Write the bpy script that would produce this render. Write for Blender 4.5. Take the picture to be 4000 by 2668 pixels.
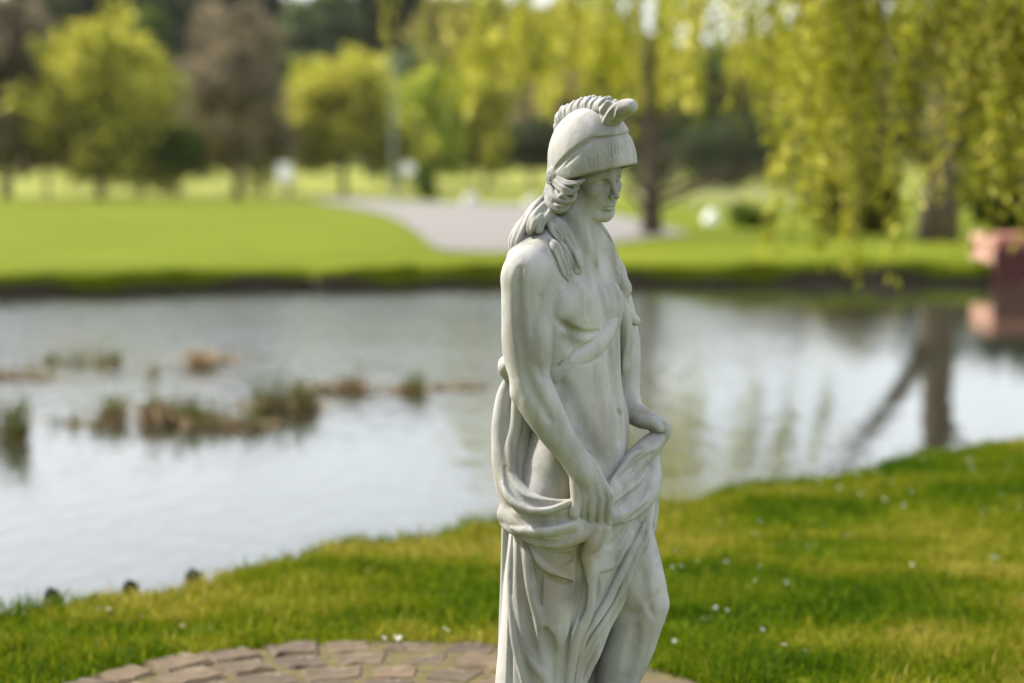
import bpy, bmesh, math, random
import numpy as np
from mathutils import Matrix, Vector
sc = bpy.context.scene
for o in list(bpy.data.objects): bpy.data.objects.remove(o)
COL = sc.collection
R_ = math.radians
# ------------------------------------------------------------------ camera
EYE = 1.5; PITCH = 4.81; HOR_V = 680.0
cam = bpy.data.cameras.new('camera'); cam_o = bpy.data.objects.new('camera', cam); COL.objects.link(cam_o); sc.camera = cam_o
cam.sensor_width = 36; cam.lens = 70; cam.clip_start = .05; cam.clip_end = 3000
cam_o.location = (0, 0, EYE); cam_o.rotation_euler = (R_(90-PITCH), 0, 0)
cam.dof.use_dof = True; cam.dof.focus_distance = 4.52; cam.dof.aperture_fstop = 1.55; cam.dof.aperture_blades = 9
# ------------------------------------------------------------------ sky and sun
SUN_AZ, SUN_EL = -64.0, 42.0            # degrees from +Y towards +X, and above the horizon
SUN_DIR = Vector((math.sin(R_(SUN_AZ))*math.cos(R_(SUN_EL)), math.cos(R_(SUN_AZ))*math.cos(R_(SUN_EL)), math.sin(R_(SUN_EL))))
world = bpy.data.worlds.new('World'); sc.world = world; world.use_nodes = True
wn, wl = world.node_tree.nodes, world.node_tree.links
bg = wn['Background']
sky = wn.new('ShaderNodeTexSky'); sky.sky_type = 'NISHITA'; sky.sun_disc = False
sky.sun_elevation = R_(SUN_EL); sky.sun_rotation = R_(SUN_AZ % 360); sky.air_density = 1.0; sky.dust_density = 2.5; sky.ozone_density = 1.0
tc = wn.new('ShaderNodeTexCoord'); mp = wn.new('ShaderNodeMapping'); mp.inputs['Scale'].default_value = (1, 1, 2.2)
wl.new(tc.outputs['Generated'], mp.inputs['Vector'])
cl = wn.new('ShaderNodeTexNoise'); cl.inputs['Scale'].default_value = 2.3; cl.inputs['Detail'].default_value = 6; cl.inputs['Roughness'].default_value = .55
wl.new(mp.outputs['Vector'], cl.inputs['Vector'])
cr = wn.new('ShaderNodeValToRGB'); cr.color_ramp.elements[0].position = .30; cr.color_ramp.elements[1].position = .62
cr.color_ramp.elements[0].color = (.30, .30, .30, 1); cr.color_ramp.elements[1].color = (.85, .85, .85, 1)
wl.new(cl.outputs['Fac'], cr.inputs['Fac'])
mx = wn.new('ShaderNodeMix'); mx.data_type = 'RGBA'
wl.new(cr.outputs['Color'], mx.inputs['Factor']); wl.new(sky.outputs['Color'], mx.inputs['A']); mx.inputs['B'].default_value = (10.6, 11.0, 11.5, 1)   # thin bright cloud
wl.new(mx.outputs['Result'], bg.inputs['Color']); bg.inputs['Strength'].default_value = .1
sun = bpy.data.lights.new('sun', 'SUN'); sun.energy = 5.0; sun.angle = R_(2.0); sun.color = (1, .92, .78)
sun_o = bpy.data.objects.new('sun', sun); COL.objects.link(sun_o); sun_o.rotation_euler = (-SUN_DIR).to_track_quat('-Z', 'Y').to_euler(); sun_o.location = (-20, 4, 20)
vs = sc.view_settings; vs.view_transform = 'Standard'; vs.look = 'None'; vs.exposure = 0.85; vs.gamma = 1.0; vs.use_curve_mapping = False
sc.cycles.use_adaptive_sampling = True; sc.cycles.adaptive_threshold = .03; sc.cycles.max_bounces = 5; sc.cycles.diffuse_bounces = 3; sc.cycles.transmission_bounces = 2; sc.cycles.sample_clamp_indirect = 6
rng = np.random.default_rng(7); rnd = random.Random(11)
# ------------------------------------------------------------------ tools
def tag(o, label=None, cat=None, group=None, kind=None):
    if label: o['label'] = label
    if cat: o['category'] = cat
    if group: o['group'] = group
    if kind: o['kind'] = kind
    return o
def empty(name, loc=(0, 0, 0), label=None, cat=None, group=None):
    o = bpy.data.objects.new(name, None); COL.objects.link(o); o.location = loc; o.empty_display_size = .1
    return tag(o, label, cat, group)
def mesh_obj(name, P, F, mat, parent=None, smooth=False, tint=None):
    """P: (n,3) points, F: (m,3|4) faces or list of tuples"""
    me = bpy.data.meshes.new(name)
    if isinstance(F, np.ndarray):
        k = F.shape[1]
        me.vertices.add(len(P)); me.vertices.foreach_set('co', np.asarray(P, np.float32).ravel())
        me.loops.add(F.size); me.loops.foreach_set('vertex_index', F.astype(np.int32).ravel())
        me.polygons.add(len(F)); me.polygons.foreach_set('loop_start', np.arange(0, F.size, k, dtype=np.int32))
        me.update(calc_edges=True)
    else:
        me.from_pydata([tuple(p) for p in P], [], F)
    if smooth: me.polygons.foreach_set('use_smooth', np.ones(len(me.polygons), bool))
    if tint is not None:
        a = me.attributes.new('tint', 'FLOAT', 'POINT'); a.data.foreach_set('value', np.asarray(tint, np.float32))
    if mat: me.materials.append(mat)
    o = bpy.data.objects.new(name, me); COL.objects.link(o)
    if parent: o.parent = parent
    return o
def ground_at(u, v, z=0.0):
    """point of the level z that lies under (u, v) of the drawing plane"""
    a = math.atan((v-HOR_V)/7777.0) ; c, s = math.cos(R_(PITCH)), math.sin(R_(PITCH))
    x, y = (u-2000)/7777.0, (1334-v)/7777.0
    d = Vector((x, c+y*s, -s+y*c)); t = (z-EYE)/d.z
    return Vector((d.x*t, d.y*t, z))
def tube(path, radii, sides=8, cap=True):
    P = []; F = []; path = [Vector(p) for p in path]; n = len(path)
    up = Vector((.13, .21, .97))
    for i, p in enumerate(path):
        d = (path[min(i+1, n-1)]-path[max(i-1, 0)]).normalized()
        a = d.cross(up if abs(d.dot(up)) < .95 else Vector((1, 0, 0))).normalized(); b = d.cross(a)
        for k in range(sides):
            t = 2*math.pi*k/sides; P.append(p+(a*math.cos(t)+b*math.sin(t))*radii[i])
    for i in range(n-1):
        for k in range(sides):
            k2 = (k+1) % sides; F.append((i*sides+k, i*sides+k2, (i+1)*sides+k2, (i+1)*sides+k))
    if cap: F.append(tuple(range(sides))[::-1]); F.append(tuple((n-1)*sides+k for k in range(sides)))
    return P, F
def join(parts):
    P, F = [], []
    for p, f in parts:
        o = len(P); P += list(p); F += [tuple(i+o for i in q) for q in f]
    return P, F
def box(c, s, bev=0.0, taper=0.0):
    """bevelled box as points and faces; s full sizes"""
    bm = bmesh.new(); bmesh.ops.create_cube(bm, size=1)
    for v in bm.verts:
        k = 1-taper*(v.co.z+.5)
        v.co = Vector((v.co.x*s[0]*k, v.co.y*s[1]*k, v.co.z*s[2]))
    if bev: bmesh.ops.bevel(bm, geom=list(bm.edges), offset=bev, segments=2, affect='EDGES', profile=.6)
    bm.verts.index_update()
    P = [v.co+Vector(c) for v in bm.verts]; F = [tuple(v.index for v in f.verts) for f in bm.faces]
    bm.free(); return P, F
# ------------------------------------------------------------------ materials
def mat(name):
    m = bpy.data.materials.new(name); m.use_nodes = True
    return m, m.node_tree.nodes, m.node_tree.links, m.node_tree.nodes['Principled BSDF']
def ramp(n, stops):
    r = n.new('ShaderNodeValToRGB'); e = r.color_ramp.elements
    while len(e) < len(stops): e.new(.5)
    for i, (p, c) in enumerate(stops): e[i].position = p; e[i].color = (*c, 1)
    return r
def noise(n, l, scale, detail=5, rough=.6, vec=None, dist=0.0):
    t = n.new('ShaderNodeTexNoise'); t.inputs['Scale'].default_value = scale; t.inputs['Detail'].default_value = detail; t.inputs['Roughness'].default_value = rough; t.inputs['Distortion'].default_value = dist
    if vec is not None: l.new(vec, t.inputs['Vector'])
    return t
def coords(n, l, scale=(1, 1, 1), kind='Object'):
    t = n.new('ShaderNodeTexCoord'); m = n.new('ShaderNodeMapping'); m.inputs['Scale'].default_value = scale
    l.new(t.outputs[kind], m.inputs['Vector']); return m.outputs['Vector']
def mixc(n, l, f, a, b, mode='MIX'):
    m = n.new('ShaderNodeMix'); m.data_type = 'RGBA'; m.blend_type = mode
    for s, v in (('Factor', f), ('A', a), ('B', b)):
        if hasattr(v, 'links') or hasattr(v, 'is_linked'): l.new(v, m.inputs[s])
        elif s == 'Factor': m.inputs[s].default_value = v
        else: m.inputs[s].default_value = (*v, 1)
    return m.outputs['Result']
def bump(n, l, h, bsdf, strength=.4, dist=.01):
    b = n.new('ShaderNodeBump'); b.inputs['Strength'].default_value = strength; b.inputs['Distance'].default_value = dist
    l.new(h, b.inputs['Height']); l.new(b.outputs['Normal'], bsdf.inputs['Normal']); return b
def plain(name, col, rough=.8, var=.25, scale=6, bmp=.2):
    m, n, l, b = mat(name); v = coords(n, l)
    t = noise(n, l, scale, 5, .65, v)
    r = ramp(n, [(.3, tuple(c*(1-var) for c in col)), (.7, tuple(min(1, c*(1+var)) for c in col))])
    l.new(t.outputs['Fac'], r.inputs['Fac']); l.new(r.outputs['Color'], b.inputs['Base Color']); b.inputs['Roughness'].default_value = rough
    if bmp: bump(n, l, t.outputs['Fac'], b, bmp, .02)
    return m
def leaf_mat(name, stops, trans=.45, rough=.55, patch=None):
    """leaves take their colour from the per-leaf tint and let light through"""
    m, n, l, b = mat(name); out = n['Material Output']
    a = n.new('ShaderNodeAttribute'); a.attribute_name = 'tint'
    r = ramp(n, stops); l.new(a.outputs['Fac'], r.inputs['Fac']); c = r.outputs['Color']
    if patch:
        t = noise(n, l, patch[0], 3, .6, coords(n, l)); pr = ramp(n, [(patch[2], (0, 0, 0)), (patch[3], (1, 1, 1))])
        l.new(t.outputs['Fac'], pr.inputs['Fac']); c = mixc(n, l, pr.outputs['Color'], c, patch[1])
    l.new(c, b.inputs['Base Color']); b.inputs['Roughness'].default_value = rough; b.inputs['Specular IOR Level'].default_value = .03
    tr = n.new('ShaderNodeBsdfTranslucent'); l.new(c, tr.inputs['Color'])
    s = n.new('ShaderNodeMixShader'); s.inputs[0].default_value = trans
    l.new(b.outputs[0], s.inputs[1]); l.new(tr.outputs[0], s.inputs[2]); l.new(s.outputs[0], out.inputs['Surface'])
    return m
GR, BR = (.20, .195, .175), (.30, .255, .19)
STAINS = [(2240, 1292, .030, .75, GR), (2205, 1268, .022, .7, GR), (2235, 850, .040, .75, (.15, .145, .125)), (2285, 880, .035, .5, BR), (2190, 800, .030, .6, (.16, .155, .135)), (2215, 655, .022, .5, GR), (2310, 780, .035, .35, BR),
          (2210, 1890, .045, .45, BR), (2180, 2230, .075, .55, BR), (2235, 2275, .030, .7, GR), (2110, 2330, .05, .3, GR), (2275, 2090, .045, .6, BR), (2040, 1330, .06, .3, GR), (2390, 440, .020, .6, GR), (2350, 1560, .08, .2, BR), (2060, 2480, .06, .35, GR), (2270, 2520, .05, .35, BR), (2500, 2400, .06, .25, BR)]
def stone_material():
    m, n, l, b = mat('weathered_stone'); v = coords(n, l)
    big = noise(n, l, 5.0, 6, .62, v); r1 = ramp(n, [(.28, (.225, .225, .224)), (.46, (.385, .386, .388)), (.72, (.475, .476, .478))]); l.new(big.outputs['Fac'], r1.inputs['Fac'])
    st = noise(n, l, 7.0, 5, .6, coords(n, l, (2.2, 2.2, .35))); r2 = ramp(n, [(.46, (0, 0, 0)), (.74, (1, 1, 1))]); l.new(st.outputs['Fac'], r2.inputs['Fac'])
    mul = n.new('ShaderNodeMath'); mul.operation = 'MULTIPLY'; mul.inputs[1].default_value = .9; l.new(r2.outputs['Color'], mul.inputs[0])
    c = mixc(n, l, mul.outputs[0], r1.outputs['Color'], (.215, .20, .165))
    sp = noise(n, l, 120, 3, .7, v); r3 = ramp(n, [(.63, (0, 0, 0)), (.71, (1, 1, 1))]); l.new(sp.outputs['Fac'], r3.inputs['Fac'])
    m2 = n.new('ShaderNodeMath'); m2.operation = 'MULTIPLY'; m2.inputs[1].default_value = .45; l.new(r3.outputs['Color'], m2.inputs[0])
    c = mixc(n, l, m2.outputs[0], c, (.17, .165, .14))
    # old stains of lichen and run-off, each with its own spot on the stone
    tcn = n.new('ShaderNodeTexCoord'); wob = noise(n, l, 16, 5, .7, v); sep = n.new('ShaderNodeVectorMath'); sep.operation = 'MULTIPLY_ADD'; sep.inputs[1].default_value = (.07, .07, .07); sep.inputs[2].default_value = (-.035, -.035, -.035)
    l.new(wob.outputs['Color'], sep.inputs[0]); av = n.new('ShaderNodeVectorMath'); l.new(tcn.outputs['Object'], av.inputs[0]); l.new(sep.outputs[0], av.inputs[1])
    for (u_, v_, r_, f_, col) in STAINS:
        dn = n.new('ShaderNodeVectorMath'); dn.operation = 'MULTIPLY_ADD'; dn.inputs[1].default_value = (1/r_, .45/r_, 1/r_*.8)
        X, Z = (u_-2000)*ST_K, EYE-(v_-HOR_V)*ST_K*ST_VS; dn.inputs[2].default_value = (-X/r_, .06/r_, -Z/r_*.8); l.new(av.outputs[0], dn.inputs[0])
        ln_ = n.new('ShaderNodeVectorMath'); ln_.operation = 'LENGTH'; l.new(dn.outputs[0], ln_.inputs[0])
        mr = n.new('ShaderNodeMapRange'); mr.inputs[1].default_value = 1.15; mr.inputs[2].default_value = .3; mr.inputs[3].default_value = 0; mr.inputs[4].default_value = min(.92, f_*1.5); l.new(ln_.outputs['Value'], mr.inputs[0])
        c = mixc(n, l, mr.outputs[0], c, col)
    l.new(c, b.inputs['Base Color']); b.inputs['Roughness'].default_value = .82; b.inputs['Specular IOR Level'].default_value = .3
    f = noise(n, l, 230, 6, .7, v); g = noise(n, l, 45, 4, .6, v); ad = n.new('ShaderNodeMath'); ad.operation = 'MULTIPLY_ADD'; ad.inputs[1].default_value = 2.0
    l.new(g.outputs['Fac'], ad.inputs[0]); l.new(f.outputs['Fac'], ad.inputs[2]); bump(n, l, ad.outputs[0], b, .35, .0016)
    return m
# ------------------------------------------------------------------ sculpting tools
# the statue is carved as distance volumes and skinned with surface nets
f32 = np.float32
ST_Y = 4.6; ST_K = ST_Y/7777.0; ST_VS = 1.006
def axis(lo, hi, step, fine=None):
    """rectilinear axis; fine = (lo, hi, step) refines a stretch of it"""
    out = []; x = lo
    while x < hi:
        out.append(x)
        x += fine[2] if fine and fine[0] <= x < fine[1] else step
    return np.array(out, f32)
def catmull(P, n):
    P = np.array(P, float)
    if len(P) < 3: 
        t = np.linspace(0, 1, n+1)[:, None]; return P[0]*(1-t)+P[-1]*t
    Q = np.vstack([2*P[0]-P[1], P, 2*P[-1]-P[-2]]); out = []
    for i in range(1, len(Q)-2):
        p0, p1, p2, p3 = Q[i-1], Q[i], Q[i+1], Q[i+2]
        for t in np.arange(n)/n:
            out.append(.5*((2*p1)+(-p0+p2)*t+(2*p0-5*p1+4*p2-p3)*t*t+(-p0+3*p1-3*p2+p3)*t**3))
    out.append(P[-1]); return np.array(out)
def smin(a, b, k):
    if k <= 0: return np.minimum(a, b)
    h = np.clip(.5+.5*(b-a)/k, 0, 1)
    return b+(a-b)*h-k*h*(1-h)
def smax(a, b, k): return -smin(-a, -b, k)
def seen(u, v, w):
    """where a point at depth w has to lie to be met at (u, v) of the drawing plane"""
    k = 1-w*ST_K/ST_Y
    return 2000+(u-2000)*k, HOR_V+(v-HOR_V)*k, w
class Vol:
    def __init__(s, U, V, W):
        s.U, s.V, s.W = U, V, W
        s.D = np.full((len(U), len(V), len(W)), 400, f32)
    def sl(s, lo, hi):
        r = []
        for A, l, h in zip((s.U, s.V, s.W), lo, hi):
            i, j = np.searchsorted(A, l), np.searchsorted(A, h)
            r.append(slice(i, max(i, j)))
        return tuple(r)
    def pts(s, q): return s.U[q[0]][:, None, None], s.V[q[1]][None, :, None], s.W[q[2]][None, None, :]
    def ok(s, q): return all(a.stop > a.start for a in q)
    def put(s, q, d, k, mode):
        if mode == '+': s.D[q] = smin(s.D[q], d, k)
        elif mode == '-': s.D[q] = smax(s.D[q], -d, k)
        elif mode == '&': s.D[q] = smax(s.D[q], d, k)
    def cap(s, a, b, ra, rb, T, m):
        r = max(ra, rb)+m
        lo = np.minimum(a, b)-r; hi = np.maximum(a, b)+r
        q = s.sl(lo, hi)
        if not s.ok(q): return
        u, v, w = s.pts(q); d = np.array(b)-np.array(a); L = float(d@d)+1e-9
        x, y, z = u-f32(a[0]), v-f32(a[1]), w-f32(a[2])
        t = np.clip((x*f32(d[0])+y*f32(d[1])+z*f32(d[2]))/f32(L), 0, 1)
        e = np.sqrt((x-t*f32(d[0]))**2+(y-t*f32(d[1]))**2+(z-t*f32(d[2]))**2)-(f32(ra)+t*f32(rb-ra))
        T[q] = np.minimum(T[q], e)
    def chain(s, P, k=10, mode='+', n=5, raw=False):
        """P: rows of (u, v, w, r)"""
        if not raw: P = [(*seen(p[0], p[1], p[2]), p[3]) for p in P]
        C = catmull(P, n); m = k+6
        lo = (C[:, :3]-C[:, 3:4]).min(0)-m; hi = (C[:, :3]+C[:, 3:4]).max(0)+m
        q = s.sl(lo, hi)
        if not s.ok(q): return
        sub = Vol(s.U[q[0]], s.V[q[1]], s.W[q[2]])
        for a, b in zip(C[:-1], C[1:]): sub.cap(a[:3], b[:3], a[3], b[3], sub.D, m)
        s.put(q, sub.D, k, mode)
    def ell(s, c, r, k=10, mode='+', M=None, raw=False):
        """ellipsoid; M rows = its axes in (u, v, w)"""
        if not raw: c = seen(*c)
        R = max(r)+k+4; c = np.array(c, float)
        if M is None: M = np.eye(3)
        q = s.sl(c-R, c+R)
        if not s.ok(q): return
        u, v, w = s.pts(q); x, y, z = u-f32(c[0]), v-f32(c[1]), w-f32(c[2])
        k0 = 0; k1 = 0
        for i in range(3):
            p = (x*f32(M[i][0])+y*f32(M[i][1])+z*f32(M[i][2]))/f32(r[i])
            k0 = k0+p*p; k1 = k1+(p/f32(r[i]))**2
        k0 = np.sqrt(k0); k1 = np.sqrt(k1)+1e-6
        s.put(q, k0*(k0-1)/k1, k, mode)
    def loft(s, S, k=10, mode='+', p=2.0, yaw=45):
        """S rows: v, u, w, half across, half deep"""
        S = np.array(S, float)
        q = s.sl((-1e5, S[0, 0]-k-30, -1e5), (1e5, S[-1, 0]+k+30, 1e5))
        u, v, w = s.pts(q)
        vv = v[0, :, 0]; C = catmull(S, 8)
        I = [np.interp(vv, C[:, 0], C[:, i]).astype(f32)[None, :, None] for i in range(1, 5)]
        cy, sy = f32(math.cos(math.radians(yaw))), f32(math.sin(math.radians(yaw)))
        a = (u-I[0])*-cy+(w-I[1])*sy; b = (u-I[0])*sy+(w-I[1])*cy
        e = (np.abs(a/I[2])**p+np.abs(b/I[3])**p)**f32(1/p)
        d = (e-1)*np.minimum(I[2], I[3])
        end = np.maximum(f32(S[0, 0])-v, v-f32(S[-1, 0]))
        d = smax(d, end+0*d, 25)
        s.put(q, d, k, mode)
    def snap(s):
        c = Vol.__new__(Vol); c.U, c.V, c.W, c.D = s.U, s.V, s.W, s.D.copy(); return c
    def _surf(s, u, v):
        i = min(np.searchsorted(s.U, u), len(s.U)-1); j = min(np.searchsorted(s.V, v), len(s.V)-1)
        c = s.D[i, j]; n = np.nonzero(c < 0)[0]
        if len(n) == 0: return None
        n = n[-1]
        if n+1 >= len(c): return float(s.W[n])
        t = c[n]/(c[n]-c[n+1]); return float(s.W[n]+t*(s.W[n+1]-s.W[n]))
    def surf(s, u, v):
        h = 100.
        for _ in range(3):
            x = seen(u, v, h); g = s._surf(x[0], x[1])
            if g is None: return None
            h = g
        return h
    def on(s, P, off=0, src=None, default=0, taper=True):
        """rows (u, v, r[, extra off]) laid on the surface seen from the front -> (u, v, w, r)"""
        out = []; last = None
        for row in P:
            hs = [h for h in (x.surf(row[0], row[1]) for x in (src or [s])) if h is not None]
            h = max(hs) if hs else (last if last is not None else default)
            last = h; out.append([row[0], row[1], h, row[2], row[3] if len(row) > 3 else 0])
        h = [o[2] for o in out]
        for i in range(1, len(out)-1): out[i][2] = .25*h[i-1]+.5*h[i]+.25*h[i+1]
        n = len(out)
        for i, o in enumerate(out):
            if taper and i in (0, n-1): o[3] *= .4
            o[2] += off*o[3]+o[4]
        return [o[:4] for o in out]
    def ridge(s, P, off=-.4, k=8, src=None, n=5): s.chain(s.on(P, off, src), k, '+', n)
    def groove(s, P, off=.3, k=6, src=None, n=5): s.chain(s.on(P, off, src), k, '-', n)
    def net(s):
        """surface nets on the rectilinear grid"""
        D = s.D; I = D < 0
        nx, ny, nz = D.shape
        cnt = np.zeros((nx-1, ny-1, nz-1), np.uint8)
        for i in (0, 1):
            for j in (0, 1):
                for k in (0, 1): cnt += I[i:nx-1+i, j:ny-1+j, k:nz-1+k]
        act = (cnt > 0) & (cnt < 8); ci, cj, ck = np.nonzero(act); del cnt
        N = len(ci); acc = np.zeros((N, 3)); num = np.zeros(N)
        ax = (s.U, s.V, s.W)
        for (o, d) in [((0, j, k), 0) for j in (0, 1) for k in (0, 1)]+[((i, 0, k), 1) for i in (0, 1) for k in (0, 1)]+[((i, j, 0), 2) for i in (0, 1) for j in (0, 1)]:
            e = [0, 0, 0]; e[d] = 1
            a = D[ci+o[0], cj+o[1], ck+o[2]]; b = D[ci+o[0]+e[0], cj+o[1]+e[1], ck+o[2]+e[2]]
            m = (a < 0) != (b < 0)
            t = np.where(m, a/np.where(m, a-b, 1), 0)
            p = [ax[0][ci+o[0]], ax[1][cj+o[1]], ax[2][ck+o[2]]]
            idx = (ci+o[0], cj+o[1], ck+o[2])[d]
            p[d] = p[d]+t*(ax[d][idx+1]-ax[d][idx])
            for c in range(3): acc[:, c] += np.where(m, p[c], 0)
            num += m
        P = acc/num[:, None]
        vid = np.full(act.shape, -1, np.int32); vid[ci, cj, ck] = np.arange(N)
        F = []
        for d in range(3):
            A = np.moveaxis(I, d, 0); B = np.moveaxis(vid, d, 0)
            a, b = A[:-1, 1:-1, 1:-1], A[1:, 1:-1, 1:-1]
            x, y, z = np.nonzero(a != b); fl = a[x, y, z]
            if d == 1: fl = ~fl
            q = np.stack([B[x, y, z], B[x, y+1, z], B[x, y+1, z+1], B[x, y, z+1]], 1)
            q[~fl] = q[~fl][:, ::-1]; F.append(q)
        return P, np.concatenate(F)
# ------------------------------------------------------------------ ground, pond, path
def wig(x, a, s): return sum(a/(k+1)*math.sin(x*s*(1.7**k)+k*2.1+s) for k in range(4))
def near_bank(x): return (8.48+.945*x if x > -3 else 5.645-.6*(x+3))+wig(x, .10, 2.3)+wig(x, .05, 9.0)
def far_bank(x): return 33.3+(.38*max(x, -30) if x < 0 else .08*x)+wig(x, .22, 1.1)+wig(x, .09, 4.0)
WATER_Z = -.35
def lawn_material(name, stops, scale, moss=None, bstr=.5, bdist=.03):
    m, n, l, b = mat(name); v = coords(n, l, (1, 1, 1), 'Generated' if False else 'Object')
    t = noise(n, l, scale, 6, .65, v, .4); r = ramp(n, stops); l.new(t.outputs['Fac'], r.inputs['Fac']); c = r.outputs['Color']
    if moss:
        t2 = noise(n, l, moss[0], 4, .6, v); r2 = ramp(n, [(moss[2], (0, 0, 0)), (moss[3], (1, 1, 1))]); l.new(t2.outputs['Fac'], r2.inputs['Fac'])
        c = mixc(n, l, r2.outputs['Color'], c, moss[1])
    l.new(c, b.inputs['Base Color']); b.inputs['Roughness'].default_value = .9; b.inputs['Specular IOR Level'].default_value = .03
    f = noise(n, l, scale*14, 4, .7, v); bump(n, l, f.outputs['Fac'], b, bstr, bdist)
    return m
M_lawn = lawn_material('lawn', [(.28, (.045, .08, .003)), (.5, (.105, .14, .004)), (.72, (.20, .195, .014))], 1.4, (2.6, (.19, .16, .02), .56, .74))
M_field = lawn_material('field', [(.3, (.085, .112, .006)), (.55, (.118, .143, .009)), (.75, (.155, .168, .018))], .22, None, .3, .05)
M_earth = plain('bank_earth', (.035, .026, .016), .95, .4, 9, .5)
def strip(name, xs, rows, mats):
    """rows: function x -> list of (y, z, material index of the face to the next row)"""
    P, F, I = [], [], []; n = None
    for x in xs:
        r = rows(x); n = len(r); P += [(x, y, z) for y, z, _ in r]
    mi = [k for _, _, k in rows(xs[0])]
    for i in range(len(xs)-1):
        for j in range(n-1):
            F.append((i*n+j, (i+1)*n+j, (i+1)*n+j+1, i*n+j+1)); I.append(mi[j])
    o = mesh_obj(name, P, F, None, None, True)
    for m in mats: o.data.materials.append(m)
    o.data.polygons.foreach_set('material_index', I); return o
xs = np.concatenate([np.arange(-26, -4, .5), np.arange(-4, 6, .06), np.arange(6, 20, .4), np.arange(20, 61, 4)])
o = strip('near_lawn', [float(x) for x in xs], lambda x: [(-90.0, 0, 0)]+[(near_bank(x)-t, z, 0) for t, z in ((14, 0), (8, .0), (4, .0), (2, .0), (1, .0), (.5, -.01), (.25, -.02), (.12, -.035))]+[(near_bank(x)-.03, -.07, 1), (near_bank(x)+.02, -.14, 1), (near_bank(x)+.0, -.30, 1), (near_bank(x)+.1, -.55, 1), (near_bank(x)+1, -.9, 1)], [M_lawn, M_earth])
tag(o, kind='structure')
def far_z(y): return float(np.interp(y, [0, 45, 232, 300, 400, 520, 700, 1200], [0, 0, -1.40, -.6, 3.2, 11, 22, 40]))
def far_at(u, v):
    """point of the far field under (u, v)"""
    d = 60.0
    for _ in range(60): d = 7777*(EYE-far_z(d))/(v-HOR_V)
    return Vector(((u-2000)/7777.0*d, d, far_z(d)))
xs = np.concatenate([np.arange(-420, -40, 20), np.arange(-40, -14, 2), np.arange(-14, 14, .16), np.arange(14, 40, 2), np.arange(40, 461, 20)])
FY = [0, .3, 1, 3, 6, 12.2, 25, 45, 70, 95, 125, 160, 199, 230, 267, 310, 367, 430, 487, 667, 1167]
M_meadow = lawn_material('meadow', [(.3, (.17, .19, .04)), (.55, (.215, .23, .055)), (.75, (.27, .26, .08))], .12, None, .3, .05)
o = strip('far_lawn', [float(x) for x in xs], lambda x: [(far_bank(x)-1, -.9, 0), (far_bank(x)-.05, -.5, 0), (far_bank(x)+.04, -.30, 0), (far_bank(x)-.03, -.20+.07*math.sin(x*1.3)+.04*math.sin(x*4.1), 1), (far_bank(x)+.06, -.07, 1)]+[(far_bank(x)+.15+t, far_z(33+t), 2 if t > 180 else 1) for t in FY], [M_earth, M_field, M_meadow])
tag(o, kind='structure')
mesh_obj('pond_bed', [(-120, -30, -1.0), (130, -30, -1.0), (130, 60, -1.0), (-120, 60, -1.0)], [(0, 1, 2, 3)], M_earth)['kind'] = 'structure'
m, n, l, b = mat('pond_water'); v = coords(n, l, (1, .45, 1))
b.inputs['Base Color'].default_value = (.030, .032, .022, 1); b.inputs['Roughness'].default_value = .015; b.inputs['IOR'].default_value = 1.45; b.inputs['Specular IOR Level'].default_value = .8
w1 = noise(n, l, 6.5, 3, .5, v); w2 = noise(n, l, 20, 3, .5, v)
pm = noise(n, l, .22, 3, .5, coords(n, l)); pr = ramp(n, [(.42, (0, 0, 0)), (.62, (1, 1, 1))]); l.new(pm.outputs['Fac'], pr.inputs['Fac'])
a1 = n.new('ShaderNodeMath'); a1.operation = 'MULTIPLY'; l.new(w2.outputs['Fac'], a1.inputs[0]); l.new(pr.outputs['Color'], a1.inputs[1])
a2 = n.new('ShaderNodeMath'); a2.operation = 'MULTIPLY_ADD'; a2.inputs[1].default_value = .35; l.new(a1.outputs[0], a2.inputs[0]); l.new(w1.outputs['Fac'], a2.inputs[2])
sy_ = n.new('ShaderNodeSeparateXYZ'); tc_ = n.new('ShaderNodeTexCoord'); l.new(tc_.outputs['Object'], sy_.inputs[0])
mr_ = n.new('ShaderNodeMapRange'); mr_.inputs[1].default_value = 13; mr_.inputs[2].default_value = 24; mr_.inputs[3].default_value = .25; mr_.inputs[4].default_value = 1.0; l.new(sy_.outputs[1], mr_.inputs[0])
mx_ = n.new('ShaderNodeMapRange'); mx_.inputs[1].default_value = 3.2; mx_.inputs[2].default_value = .2; mx_.inputs[3].default_value = .12; mx_.inputs[4].default_value = 1.0; l.new(sy_.outputs[0], mx_.inputs[0])
mm_ = n.new('ShaderNodeMath'); mm_.operation = 'MULTIPLY'; l.new(mr_.outputs[0], mm_.inputs[0]); l.new(mx_.outputs[0], mm_.inputs[1])
hm = n.new('ShaderNodeMath'); hm.operation = 'MULTIPLY'; l.new(a2.outputs[0], hm.inputs[0]); l.new(mm_.outputs[0], hm.inputs[1])      # the breeze reaches the open far half
bump(n, l, hm.outputs[0], b, 1.0, .03)
o = mesh_obj('pond_water', [(-110, -25, WATER_Z), (120, -25, WATER_Z), (120, 55, WATER_Z), (-110, 55, WATER_Z)], [(0, 1, 2, 3)], m); tag(o, kind='structure')
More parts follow.
